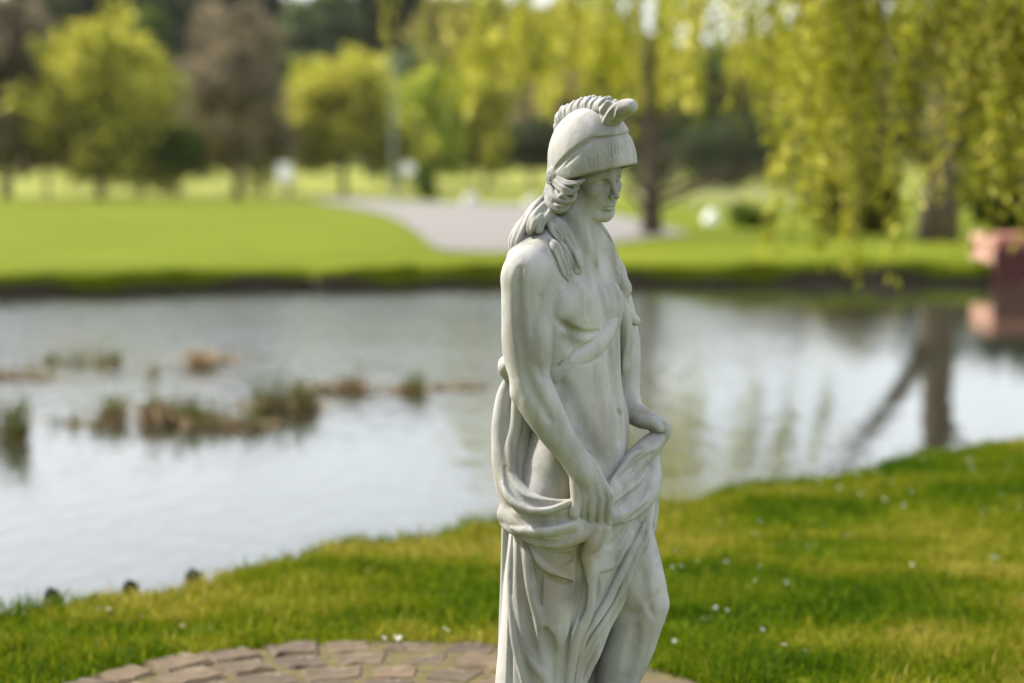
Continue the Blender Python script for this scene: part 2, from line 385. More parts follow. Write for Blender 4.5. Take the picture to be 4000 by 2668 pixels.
# gravel drive on the far side
M_path = plain('gravel', (.155, .145, .138), .95, .18, 3, .3)
lowe = [(1150, 772), (1480, 832), (1615, 900), (1690, 962), (1760, 982), (2010, 985), (2300, 962), (2520, 935), (2680, 918)]
uppe = [(1150, 764), (1420, 778), (1600, 788), (1760, 794), (1900, 798), (2100, 806), (2350, 830), (2540, 876), (2680, 908)]
P, F = [], []
for a, c in zip(catmull([(*p, 0) for p in lowe], 6), catmull([(*p, 0) for p in uppe], 6)):
    for t in np.linspace(0, 1, 9): q = far_at(*(a*(1-t)+c*t)[:2]); P.append((q.x, q.y, q.z+.03))
for i in range(len(P)//9-1):
    for j in range(8): F.append((i*9+j, i*9+9+j, i*9+10+j, i*9+1+j))
tag(mesh_obj('gravel_drive', P, F, M_path), kind='structure')
# ------------------------------------------------------------------ paving round the statue
PC = Vector((-.38, 5.20)); PR = 1.10
o = mesh_obj('paving', *(lambda k: ([(PC.x+PR*math.cos(2*math.pi*i/k), PC.y+PR*math.sin(2*math.pi*i/k), .004) for i in range(k)], [tuple(range(k))]))(64), plain('joint_soil', (.085, .068, .018), .95, .5, 25, .5))
tag(o, kind='structure'); paving = o
m, n, l, b = mat('sett_stone'); oi = n.new('ShaderNodeObjectInfo'); v = coords(n, l)
t = noise(n, l, 14, 6, .7, v); r = ramp(n, [(.3, (.045, .031, .017)), (.55, (.085, .061, .036)), (.75, (.13, .098, .062))]); l.new(t.outputs['Fac'], r.inputs['Fac'])
r2 = ramp(n, [(0, (.62, .60, .58)), (.5, (1.0, .96, .92)), (1, (1.55, 1.45, 1.32))]); l.new(oi.outputs['Random'], r2.inputs['Fac'])
c = mixc(n, l, 1.0, r.outputs['Color'], r2.outputs['Color'], 'MULTIPLY')
li = noise(n, l, 17, 4, .65, v); r3 = ramp(n, [(.63, (0, 0, 0)), (.72, (1, 1, 1))]); l.new(li.outputs['Fac'], r3.inputs['Fac']); c = mixc(n, l, r3.outputs['Color'], c, (.25, .235, .21))
mo = noise(n, l, 6, 3, .6, v); r4 = ramp(n, [(.64, (0, 0, 0)), (.74, (1, 1, 1))]); l.new(mo.outputs['Fac'], r4.inputs['Fac']); c = mixc(n, l, r4.outputs['Color'], c, (.16, .15, .03))
l.new(c, b.inputs['Base Color']); b.inputs['Roughness'].default_value = .85; bump(n, l, t.outputs['Fac'], b, .5, .01)
M_sett = m
ring = 0; r0 = PR-.01
while r0 > .2:
    dr = .165; ri = r0-dr+.018; k = max(5, int(2*math.pi*(r0-dr/2)/.185)); ph = rnd.random()*6
    cut = [ph+2*math.pi*(i+rnd.uniform(-.12, .12))/k for i in range(k)]
    for i in range(k):
        a0, a1 = cut[i]+.012/r0, (cut[(i+1) % k]+(2*math.pi if i == k-1 else 0))-.012/r0
        h = .031+rnd.uniform(-.006, .007); ro = r0+rnd.uniform(-.012, .014) if ring == 0 else r0
        pts = []
        for (rr, z, ins) in ((0, 0.0, 0), (0, h-.012, 0), (.014, h, .014)):
            q = []
            for t in np.linspace(0, 1, 4): q.append((ro-rr, a0+ins/r0+(a1-a0-2*ins/r0)*t))
            for t in np.linspace(1, 0, 4): q.append((ri+rr, a0+ins/r0+(a1-a0-2*ins/r0)*t))
            pts += [(x*math.cos(a), x*math.sin(a), z) for x, a in q]
        am = (a0+a1)/2; cx, cy = (ro+ri)/2*math.cos(am), (ro+ri)/2*math.sin(am)
        jit = [rnd.uniform(-.013, .013) for _ in range(8)]; jz = [rnd.uniform(-.004, .004) for _ in range(8)]
        pts = [(p[0]-cx+jit[j % 8], p[1]-cy+jit[(j+3) % 8], p[2]+(jz[j % 8] if j >= 8 else 0)) for j, p in enumerate(pts)]
        F = [(a*8+j, a*8+(j+1) % 8, a*8+8+(j+1) % 8, a*8+8+j) for a in (0, 1) for j in range(8)]+[(16, 17, 22, 23), (17, 18, 21, 22), (18, 19, 20, 21)]
        s = mesh_obj('paving_stone', pts, F, M_sett, paving); s.location = (PC.x+cx, PC.y+cy, -.020)
    r0 -= dr; ring += 1
# ------------------------------------------------------------------ grass
def blades(base, h, wid, lean, tint, bend=.5):
    """two-segment blades: arrays of base points, heights, widths, lean vectors"""
    n = len(base); a = rng.uniform(0, 2*math.pi, n); side = np.stack([np.cos(a), np.sin(a), 0*a], 1)*wid[:, None]
    up = np.stack([lean[:, 0], lean[:, 1], np.ones(n)], 1)
    mid = base+np.stack([lean[:, 0]*.35, lean[:, 1]*.35, np.full(n, .6)], 1)*h[:, None]
    tip = base+np.stack([lean[:, 0], lean[:, 1], 1-.25*np.hypot(lean[:, 0], lean[:, 1])], 1)*h[:, None]
    P = np.stack([base-side, base+side, mid-side*.7, mid+side*.7, tip], 1).reshape(-1, 3)
    i = (np.arange(n)*5)[:, None]
    F = np.concatenate([i+np.array([[0, 1, 3]]), i+np.array([[0, 3, 2]]), i+np.array([[2, 3, 4]])])
    return P, F, np.repeat(tint, 5)
def vnoise(x, y, s, seed=0):
    """cheap smooth value noise for clumping"""
    r = np.random.default_rng(seed); T = r.random((64, 64)); x = x*s; y = y*s
    i, j = np.floor(x).astype(int), np.floor(y).astype(int); fx, fy = x-i, y-j; fx = fx*fx*(3-2*fx); fy = fy*fy*(3-2*fy)
    g = lambda a, b: T[a % 64, b % 64]
    return (g(i, j)*(1-fx)+g(i+1, j)*fx)*(1-fy)+(g(i, j+1)*(1-fx)+g(i+1, j+1)*fx)*fy
nb = np.vectorize(near_bank); fbk = np.vectorize(far_bank)
N = 420000
y = rng.uniform(4.6, 14.5, N)**1.0; x = rng.uniform(-.38, .38, N)*(y+.8)
keep = (y < nb(x)-.02) & (np.hypot(x-PC.x, y-PC.y) > PR-.03) & (rng.random(N) < np.clip(11/(y+1), .5, 1))
x, y = x[keep], y[keep]; n_ = len(x)
c1 = vnoise(x, y, 1.7, 1)*.5+vnoise(x, y, 5.3, 2)*.5; c2 = vnoise(x, y, 7, 3)
h = (.022+.030*c2+.012*rng.random(n_))*(.75+.5*c1)
h = h*np.where(rng.random(n_) < .05, 1.9, 1.0)
edge = np.exp(-((nb(x)-y)/.12)**2); h = h*(1+1.3*edge*rng.random(n_))
ln = rng.normal(0, .45, (n_, 2))
c3 = vnoise(x, y*1.8, 1.5, 12)
tint = np.clip(-.30+.78*c1+.76*c3+rng.normal(0, .18, n_), 0, 1)
M_grass = leaf_mat('grass_blade', [(0, (.028, .070, .002)), (.3, (.065, .125, .003)), (.55, (.125, .17, .004)), (.8, (.23, .225, .014)), (1, (.36, .31, .06))], .45, .45)
P, F, T = blades(np.stack([x, y, np.full(n_, -.005)-.05*edge], 1), h, .0022+.0016*rng.random(n_), ln, tint)
tag(mesh_obj('lawn_grass', P, F, M_grass, None, False, T), 'short green and yellow lawn grass round the statue', 'grass', kind='stuff')
# longer tufts hanging over the two banks
def bank_tufts(name, fn, x0, x1, n, hh, label, sign, zb, m):
    x = np.repeat(rng.uniform(x0, x1, n//14), 14)+rng.normal(0, .05, n//14*14); k = len(x)
    y = fn(x)+sign*rng.uniform(0, .12, k); h = hh*(.5+.8*rng.random(k))*(.4+1.1*vnoise(x, x*0, 1.7, 5))
    ln = np.stack([rng.normal(0, .4, k), -sign*rng.uniform(0, .8, k)], 1)
    P, F, T = blades(np.stack([x, y, np.full(k, zb)], 1), h, hh*.05*np.ones(k), ln, np.clip(rng.normal(.42, .18, k), 0, 1))
    tag(mesh_obj(name, P, F, m, None, False, T), label, 'grass', kind='stuff')
bank_tufts('bank_grass', nb, -4, 8, 14000, .085, 'longer grass along the near water edge', -1, -.06, M_grass)
M_fgrass = leaf_mat('far_grass_blade', [(0, (.08, .13, .006)), (.5, (.17, .22, .012)), (1, (.26, .27, .03))], .45, .5)
bank_tufts('far_bank_grass', fbk, -14, 14, 16000, .13, 'bright grass overhanging the far dark bank', 1, -.10, M_fgrass)
# ------------------------------------------------------------------ daisies
def daisy_mesh(name, R, stem, tilt):
    P, F, I = [], [], []; k = 11
    for i in range(k):
        a = 2*math.pi*i/k; b = a+.21; c = a-.21
        o = len(P); P += [(R*.25*math.cos(a), R*.25*math.sin(a), stem), (R*.75*math.cos(c), R*.75*math.sin(c), stem+R*.10), (R*math.cos(a), R*math.sin(a), stem+R*.05), (R*.75*math.cos(b), R*.75*math.sin(b), stem+R*.10)]
        F.append((o, o+1, o+2, o+3)); I.append(0)
    o = len(P)
    for i in range(8): P.append((R*.3*math.cos(i*.785), R*.3*math.sin(i*.785), stem+.001))
    P.append((0, 0, stem+R*.22))
    for i in range(8): F.append((o+i, o+(i+1) % 8, o+8)); I.append(1)
    q, f = tube([(tilt, 0, -.01), (tilt*.3, 0, stem*.6), (0, 0, stem)], [.0012, .001, .001], 4); o = len(P); P += [tuple(v) for v in q]; F += [tuple(i+o for i in g) for g in f]; I += [2]*len(f)
    me = bpy.data.meshes.new(name); me.from_pydata(P, [], F); me.polygons.foreach_set('material_index', I)
    for m in (M_petal, M_eye, M_stem): me.materials.append(m)
    return me
M_petal = plain('daisy_petal', (.80, .80, .78), .6, .04, 40, 0); M_eye = plain('daisy_eye', (.55, .36, .02), .7, .1, 60, 0); M_stem = plain('green_stem', (.06, .11, .015), .6, .2, 30, 0)
dm = [daisy_mesh('daisy', .0062, .036, .01), daisy_mesh('daisy', .0085, .042, -.008), daisy_mesh('daisy', .005, .032, .004)]
cnt = 0
while cnt < 150:
    y = rnd.uniform(5.95, 12.5); x = rnd.uniform(-.27, .27)*y
    if y > near_bank(x)-.15 or math.hypot(x-PC.x, y-PC.y) < PR+.06: continue
    if x < .3 and rnd.random() > .35: continue
    if vnoise(np.array([x]), np.array([y]), 1.6, 9)[0] < .42: continue
    d = bpy.data.objects.new('daisy', rnd.choice(dm)); COL.objects.link(d); d.location = (x, y, 0); d.rotation_euler = (rnd.uniform(-.7, .7), rnd.uniform(-.7, .7), rnd.uniform(0, 6))
    tag(d, 'small white daisy open in the lawn grass', 'daisy', 'daisies scattered over the lawn'); cnt += 1
for u, v, s, lab in ((1478, 2478, 1.15, 'leftmost white daisy of the row behind the paving'), (1526, 2474, 1.15, 'white daisy second from left in the row behind the paving'), (1592, 2484, 1.3, 'white daisy third from left in the row behind the paving'), (1700, 2468, 1.6, 'largest white daisy behind the paving nearest the statue'), (1472, 2500, .9, 'lowest white daisy touching the paving edge')):
    q = ground_at(u, v, .05); d = bpy.data.objects.new('daisy', dm[1]); COL.objects.link(d); d.location = (q.x, q.y, 0); d.scale = (s,)*3; d.rotation_euler = (.5, rnd.uniform(-.3, .3), rnd.uniform(0, 6))
    tag(d, lab, 'daisy')
# ------------------------------------------------------------------ stakes along the near bank
M_stake = plain('mossy_wood', (.045, .05, .02), .95, .5, 30, .6)
for u, v, lab in ((190, 2340, 'dark mossy wooden stake nearest the left edge of the bank'), (497, 2306, 'dark mossy wooden stake in the middle of the three on the bank'), (743, 2262, 'dark mossy wooden stake farthest right on the grassy bank')):
    q = ground_at(u, v, 0); q.y += .05; r = .029
    P, F = tube([(0, 0, -.5), (0, 0, -.01), (.002, 0, .016), (.004, .003, .021)], [r, r*1.03, r*.96, r*.7], 10)
    o = mesh_obj('bank_stake', [(p.x+rnd.uniform(-.003, .003), p.y+rnd.uniform(-.003, .003), p.z+(rnd.uniform(-.004, .004) if p.z > 0 else 0)) for p in P], F, M_stake); o.location = (q.x, q.y, 0)
    tag(o, lab, 'stake', 'stakes along the near bank')
# ------------------------------------------------------------------ reeds in the pond
M_reed = leaf_mat('reed_green', [(0, (.05, .065, .015)), (.6, (.12, .135, .03)), (1, (.22, .20, .06))], .3, .5)
M_dead = leaf_mat('reed_dead', [(0, (.10, .065, .035)), (.5, (.24, .165, .09)), (1, (.46, .36, .24))], .2, .6)
def reed_clump(u0, u1, v, hgt, dead, green, label, pale=0.0):
    a, b = ground_at(u0, v, WATER_Z), ground_at(u1, v, WATER_Z); c = (a+b)/2; w = abs(b.x-a.x)/2
    root = empty('reed_clump', c, label, 'reeds', 'reed clumps in the pond')
    def put(name, n, hh, wid, spread, m, mean):
        x = rng.uniform(-1, 1, n)*w; x = x+.12*np.sin(x*9+c.x*3); y = rng.normal(0, .13, n)*max(.5, w*.45)+.18*np.sin(x*3.1+c.x)
        h = hh*(.35+.8*rng.random(n))*(.35+.9*vnoise(x+c.x, y+c.y, 2.2, 4)); ln = rng.normal(0, spread, (n, 2))
        P, F, T = blades(np.stack([x, y, np.full(n, -.06)], 1), h+.05, wid*(.7+.6*rng.random(n)), ln, np.clip(rng.normal(mean, .25, n), 0, 1))
        tag(mesh_obj(name, P, F, m, root, False, T), kind='stuff')
    if dead: put('dead_stems', int(dead*.75), hgt*.70, .009, .95, M_dead, .5+pale)
    if green: put('green_shoots', int(green*.8), hgt*1.2, .005, .28, M_reed, .45)
for a in ((590, 830, 1650, .38, 700, 120, 'largest brown matted reed clump left of the middle of the pond'),
          (770, 815, 1652, .42, 0, 130, 'upright green reed tuft on the right end of the brown reed mat'),
          (830, 980, 1662, .30, 260, 120, 'olive and straw reed clump next right of the largest mat'),
          (1030, 1185, 1600, .36, 240, 320, 'dark green reed clump between the straw mat and the brown band'),
          (1185, 1450, 1522, .22, 420, 70, 'long low band of russet dead reeds'),
          (1540, 1700, 1524, .24, 260, 60, 'rusty reed clump with dark stalks left of the statue'),
          (1660, 1700, 1528, .34, 20, 90, 'narrow dark stalks beside the rusty reed clump'),
          (1710, 1880, 1512, .16, 220, 10, 'rust brown reed litter just behind the statue elbow'),
          (360, 560, 1640, .26, 150, 130, 'sparse pale green reeds left of the largest mat'),
          (-60, 75, 1720, .36, 40, 190, 'dark green reed tuft cut by the left edge'),
          (380, 440, 1670, .14, 60, 40, 'tiny dark reed tuft on open water'),
          (-40, 160, 1482, .20, 230, 60, 'straw coloured reeds at the far left of the pond'),
          (160, 470, 1425, .24, 160, 260, 'long green and straw reed strip at the far left'),
          (860, 960, 1412, .16, 110, 20, 'thin brown reeds right of the pale heap'),
          (540, 600, 1462, .16, 70, 40, 'small faint reed tuft below the far green strip')):
    reed_clump(*a)
for a in ((520, 1010, 1652, .13, 190, 50, 'thin straw strip running through the middle reed clumps'), (980, 1300, 1588, .12, 150, 40, 'ragged straw strip between the dark reeds and the russet band'),
          (1400, 1720, 1526, .12, 170, 30, 'thin straw strip between the russet band and the rusty clump'), (1690, 1960, 1516, .09, 120, 8, 'faint straw strip ending at the statue'), (60, 420, 1446, .13, 170, 40, 'thin straw strip below the far green reeds'), (150, 400, 1660, .12, 60, 60, 'scattered reed tips left of the sparse reeds')):
    reed_clump(*a, .3)
reed_clump(740, 868, 1428, .34, 420, 0, 'pale bleached heap of dead reeds in the pond', .4)
# ------------------------------------------------------------------ trees
def leaf_cloud(C, n_per, spread, size, clump_tint, jitter=.12, droop=0.0, aspect=1.6):
    """leaf quads scattered round clump centres C"""
    C = np.repeat(C, n_per, 0); n = len(C); p = C+rng.normal(0, 1, (n, 3))*spread
    d = rng.normal(0, 1, (n, 3)); d[:, 2] -= droop; d /= np.linalg.norm(d, axis=1)[:, None]
    e = np.cross(d, rng.normal(0, 1, (n, 3))); e /= np.linalg.norm(e, axis=1)[:, None]+1e-9
    s = size*(.6+.8*rng.random(n))[:, None]
    P = np.stack([p-d*s*aspect*.5, p+e*s*.5, p+d*s*aspect*.5, p-e*s*.5], 1).reshape(-1, 3)
    F = np.arange(n*4).reshape(-1, 4); T = np.clip(np.repeat(clump_tint, n_per)+rng.normal(0, jitter, n), 0, 1)
    return P, F, np.repeat(T, 4)
def limbs(base, top, r, n, spread, seed, lean=(0, 0)):
    """tapered trunk with forking limbs; returns geometry and limb tips"""
    q = random.Random(seed); b = Vector(base); H = top
    tr = [b+Vector((0, 0, -.3)), b+Vector((lean[0]*.1, lean[1]*.1, H*.12)), b+Vector((lean[0]*.3+q.uniform(-.1, .1), lean[1]*.3, H*.35)), b+Vector((lean[0]*.6, lean[1]*.6, H*.62)), b+Vector((lean[0], lean[1], H*.95))]
    parts = [tube(tr, [r*1.35, r, r*.8, r*.5, r*.12], 9)]; tips = [tr[-1]]
    for i in range(n):
        t = q.uniform(.18, .85); k = min(3, int(t*4)); f = t*4-k; p = tr[k].lerp(tr[k+1], f)
        a = 2*math.pi*(i/n)+q.uniform(-.5, .5); L = spread*(1.05-.5*t)*q.uniform(.7, 1.1)
        e1 = p+Vector((math.cos(a)*L*.5, math.sin(a)*L*.5, H*.10*q.uniform(.6, 1.3))); e2 = p+Vector((math.cos(a)*L, math.sin(a)*L, H*.2*q.uniform(.5, 1.3)))
        parts.append(tube([p, e1, e2], [r*.45*(1-t*.5), r*.28*(1-t*.5), r*.07], 6)); tips += [e1, e2]
    return join(parts), tips
LEAF = {
    'evergreen': leaf_mat('leaf_evergreen', [(0, (.012, .02, .008)), (.5, (.028, .042, .016)), (1, (.05, .07, .03))], .15),
    'yellow': leaf_mat('leaf_yellow_green', [(0, (0.189, 0.196, 0.020)), (.5, (0.406, 0.406, 0.051)), (1, (0.667, 0.623, 0.131))], .55),
    'lime': leaf_mat('leaf_lime', [(0, (0.131, 0.174, 0.017)), (.5, (0.304, 0.377, 0.043)), (1, (0.522, 0.566, 0.116))], .55),
    'green': leaf_mat('leaf_green', [(0, (0.051, 0.090, 0.014)), (.5, (0.109, 0.167, 0.023)), (1, (0.189, 0.246, 0.051))], .55),
    'olive': leaf_mat('leaf_olive', [(0, (0.087, 0.084, 0.026)), (.5, (0.196, 0.181, 0.051)), (1, (0.319, 0.290, 0.094))], .55),
    'dark': leaf_mat('leaf_dark', [(0, (.022, .032, .014)), (.5, (.05, .066, .028)), (1, (.11, .13, .055))], .45),
    'grey': leaf_mat('leaf_grey_green', [(0, (.045, .062, .025)), (.5, (.105, .14, .058)), (1, (.20, .24, .11))], .55),
    'brown': leaf_mat('twig_brown', [(0, (.09, .075, .05)), (.5, (.21, .172, .112)), (1, (.36, .30, .20))], .45),
    'willow': leaf_mat('leaf_willow', [(0, (.085, .09, .008)), (.4, (.26, .275, .018)), (.75, (.42, .42, .04)), (1, (.72, .66, .16))], .5),
}
M_bark = plain('bark', (.085, .062, .042), .95, .4, 7, .8)
def tree(name, label, x, y, z, H, wid, base_h, kind, seed, n=170, per=42, leaf=None, dens=1.0, group=None, trunk_r=None, core=None, shape=1.0):
    root = empty(name, (x, y, z), label, 'tree', group)
    g, tips = limbs((0, 0, 0), H*.9, trunk_r or H*.022, 9, wid*.42, seed)
    mesh_obj('trunk', *g, M_bark, root, True)
    q = np.random.default_rng(seed); C = []
    lob = []                                    # uneven boughs of foliage
    for i in range(11):
        t = (i+.5)/11; a = i*2.4+q.uniform(-.6, .6); w_ = (1-.72*shape*max(0, t-.35))*q.uniform(.35, .78)
        lob.append((math.cos(a)*w_*.92, math.sin(a)*w_*.92, -.80+1.56*t, q.uniform(.30, .46)*(1.1-.35*t)))
    while len(C) < n:
        a = lob[q.integers(len(lob))]; p = q.normal(0, 1, 3); p /= np.linalg.norm(p); r = a[3]*q.uniform(.45, 1.05)
        p = p*r+np.array(a[:3])
        C.append((p[0]*wid/2, p[1]*wid/2, max(base_h*.85, base_h+(H-base_h)*(p[2]*.5+.5))))
    C = np.array(C); tint = np.clip(q.normal(.5, .22, n), 0, 1)
    s = leaf or H*.035
    P, F, T = leaf_cloud(C, int(per*dens), np.array([1, 1, .8])*wid*.055, s, tint, .12)
    o = mesh_obj('crown', P, F, LEAF[kind], root, False, T)
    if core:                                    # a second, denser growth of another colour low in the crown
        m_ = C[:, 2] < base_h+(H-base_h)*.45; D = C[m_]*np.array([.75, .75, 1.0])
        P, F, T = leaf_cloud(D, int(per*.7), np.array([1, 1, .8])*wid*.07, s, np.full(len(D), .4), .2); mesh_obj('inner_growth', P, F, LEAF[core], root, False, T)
    return root
def at(u, d): return (u-2000)/7777.0*d
# row of park trees on the far field: kind, label, u, distance, height at 120 m, width at 120 m, crown base, leaf, seed
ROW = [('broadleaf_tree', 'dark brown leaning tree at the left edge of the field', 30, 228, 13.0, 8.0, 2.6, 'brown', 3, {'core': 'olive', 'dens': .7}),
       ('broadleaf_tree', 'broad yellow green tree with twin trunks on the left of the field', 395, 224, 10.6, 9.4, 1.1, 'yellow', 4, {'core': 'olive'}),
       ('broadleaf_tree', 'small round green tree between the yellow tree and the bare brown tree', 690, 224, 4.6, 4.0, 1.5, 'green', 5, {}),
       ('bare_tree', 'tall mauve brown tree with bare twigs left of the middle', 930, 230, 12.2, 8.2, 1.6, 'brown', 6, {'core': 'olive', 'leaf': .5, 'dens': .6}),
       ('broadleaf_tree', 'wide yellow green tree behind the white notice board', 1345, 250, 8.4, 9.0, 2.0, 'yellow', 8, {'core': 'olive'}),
       ('broadleaf_tree', 'bright lime rounded tree right of the pale pole', 1690, 280, 7.4, 5.0, 1.4, 'lime', 9, {}),
       ('broadleaf_tree', 'small golden tree behind the lime tree left of the statue', 1905, 290, 7.2, 3.6, 1.4, 'yellow', 10, {}),
       ('broadleaf_tree', 'pale olive tree between the brown tree and the yellow tree', 190, 246, 6.4, 4.6, 2.0, 'olive', 21, {}),
       ('broadleaf_tree', 'pale yellow tree peeping out between the yellow and the mauve trees', 640, 250, 7.6, 4.6, 2.0, 'lime', 22, {}),
       ('broadleaf_tree', 'low straw yellow tree left of the wide yellow tree', 1130, 246, 5.2, 5.0, 1.9, 'yellow', 23, {}),
       ('broadleaf_tree', 'grey green tree behind the pole', 1560, 300, 8.4, 5.2, .6, 'grey', 24, {}),
       ('broadleaf_tree', 'lime tree half hidden behind the mauve tree', 1030, 246, 5.4, 4.0, 1.9, 'lime', 25, {}),
       ('evergreen_shrub', 'dark bushy evergreen behind the golden tree', 1850, 300, 3.6, 5.0, 1.2, 'dark', 12, {}),
       ('evergreen_shrub', 'blackish evergreen beside the statue helmet', 2075, 304, 4.0, 5.5, 1.2, 'dark', 13, {}),
       ('evergreen_shrub', 'dark evergreen behind the trunk right of the statue', 2680, 280, 4.2, 8.0, .2, 'dark', 14, {}),
       ('evergreen_shrub', 'dark evergreen between the two weeping willows', 2960, 280, 4.4, 8.0, .2, 'dark', 15, {})]
for nm, lab, u, d, H, wd, bh, kind, seed, kw in ROW:
    k = d/120.0
    tree(nm, lab, at(u, d), d, far_z(d)-.1, H*k, wd*k, bh*k, kind, seed, group='trees on the far field', shape=.45, **kw)
# wood behind the field: label, u, distance, v of its top, width in drawing units, leaf
WOOD = [('tall yellow tree at the far left edge of the wood', -30, 400, -20, 260, 'yellow'), ('dark twiggy tree left in the wood behind the yellow tree', 270, 430, -140, 640, 'dark'), ('grey green tree in the wood above the broad yellow tree', 540, 450, -120, 560, 'grey'),
        ('vivid green tree top peeping out of the wood', 600, 380, 20, 150, 'green'), ('dark tree in the wood behind the mauve brown tree', 880, 460, -150, 660, 'dark'), ('pale grey green tree in the wood left of the pines', 1260, 420, -40, 420, 'grey'),
        ('tall dark pine in the wood left of the pole', 1440, 440, -90, 420, 'dark'), ('tall dark pine in the wood right of the pole', 1600, 442, -60, 400, 'dark'), ('broad olive tree in the wood above the lime tree', 1830, 410, -20, 560, 'olive'),
        ('olive tree in the wood behind the statue helmet', 2140, 420, 20, 500, 'olive'), ('brown tree in the wood right of the helmet', 2430, 430, 130, 520, 'olive'), ('green tree in the wood behind the slim willow trunk', 2700, 430, 190, 500, 'green'),
        ('dark tree in the wood between the willows', 3000, 430, 120, 520, 'olive'), ('olive tree in the wood behind the hanging willow', 3330, 430, 60, 520, 'olive'), ('dark green tree in the wood near the right edge', 3680, 430, 40, 560, 'dark'), ('dark tree in the wood at the right edge', 4000, 430, 20, 560, 'dark'),
        ('dark low tree filling the wood at the left', 90, 390, 300, 420, 'dark'), ('dark low tree filling the wood behind the small green tree', 700, 385, 260, 460, 'dark'), ('dark low tree filling the wood behind the notice board', 1130, 390, 240, 430, 'dark'), ('brown low tree filling the wood behind the helmet crest', 2230, 385, 330, 460, 'brown')]
for i, (lab, u, d, vt, wu, kind) in enumerate(WOOD):
    z = far_z(d)-.2; H = EYE+(HOR_V-vt)/7777*d-z; wd = wu/7777*d
    tree('wood_tree', lab, at(u, d), d, z, H, wd, H*.06, kind, 30+i, n=260, per=40, leaf=1.6, group='trees of the wood behind the field', shape=.6)
# the wood goes on as one mass to both sides, beyond what the picture frames
Q = []
for side in (-1, 1):
    for i in range(26):
        u = (-330-i*190) if side < 0 else (4330+i*190); d = 400+60*((i*37) % 7)/7; hh = 26+10*((i*53) % 9)/9; cx = at(u, d)
        p = rng.normal(0, 1, (70, 3)); p /= np.linalg.norm(p, axis=1)[:, None]; Q.append(np.stack([cx+p[:, 0]*9*(.8+.4*rng.random(70)), d+p[:, 1]*6, far_z(d)+hh*.5+p[:, 2]*hh*.48], 1))
Q = np.concatenate(Q); P, F, T = leaf_cloud(Q, 16, np.array([1.6, 1.6, 1.6]), 2.2, np.clip(rng.normal(.5, .25, len(Q)), 0, 1))
tag(mesh_obj('distant_wood', P, F, LEAF['olive'], None, False, T), 'distant olive wood running on along the hillside', 'wood', kind='stuff')
# ------------------------------------------------------------------ weeping willows
def willow(label, x, y, H, R, trunk_r, seed, n_str, leaf, low, lean, limb=None, tint=.5, kind='willow'):
    root = empty('weeping_willow', (x, y, 0), label, 'tree', 'weeping willows on the far bank'); q = np.random.default_rng(seed)
    g, tips = limbs((0, 0, 0), H*.85, trunk_r, 12, R*.8, seed, lean)
    parts = [g]
    if limb: parts.append(tube(limb[0], limb[1], 8))
    mesh_obj('trunk', *join(parts), M_bark, root, True)
    L = []; TT = []
    a = q.uniform(0, 2*math.pi, n_str); rr = R*np.sqrt(q.uniform(.02, 1, n_str)); 
    lump = .75+.25*np.sin(a*5+seed)*np.sin(a*3+1.3)
    rr = rr*lump; z0 = H*(.50+.5*np.sqrt(np.clip(1-(rr/R)**2, 0, 1)))*q.uniform(.82, 1.02, n_str)
    ends = np.maximum(low+q.exponential(H*.16, n_str), z0-q.uniform(.15, .75, n_str)*H)
    for i in range(n_str):
        m_ = max(4, int((z0[i]-ends[i])/(leaf*.62))); t = np.linspace(0, 1, m_)
        sw = q.normal(0, .10, 2)
        px = math.cos(a[i])*(rr[i]+t*.5)+sw[0]*t*t+q.normal(0, leaf*.3, m_)+x*0; py = math.sin(a[i])*(rr[i]+t*.5)+sw[1]*t*t+q.normal(0, leaf*.3, m_)
        L.append(np.stack([px+lean[0]*.6, py+lean[1]*.6, z0[i]+(ends[i]-z0[i])*t], 1)); TT.append(np.full(m_, np.clip(q.normal(tint, .2), 0, 1)))
    C = np.concatenate(L); T = np.concatenate(TT)
    P, F, T = leaf_cloud(C, 2, np.array([.06, .06, .06]), leaf, T, .14, 1.6, 2.6)
    mesh_obj('crown', P, F, LEAF[kind], root, False, T)
    return root
willow('willow with thick dark trunk and a forking limb on the far bank', 9.5, 44.5, 13.0, 6.0, .40, 51, 150, .15, 4.8, (.4, 0), limb=([(0, 0, 1.5), (-1.1, -.3, 3.0), (-2.6, -.6, 4.8), (-3.8, -.8, 6.6)], [.24, .19, .15, .06]))
willow('slimmer golden willow just right of the statue', 3.55, 50.5, 7.2, 5.2, .24, 52, 80, .11, 2.9, (-.3, 0), tint=.6)
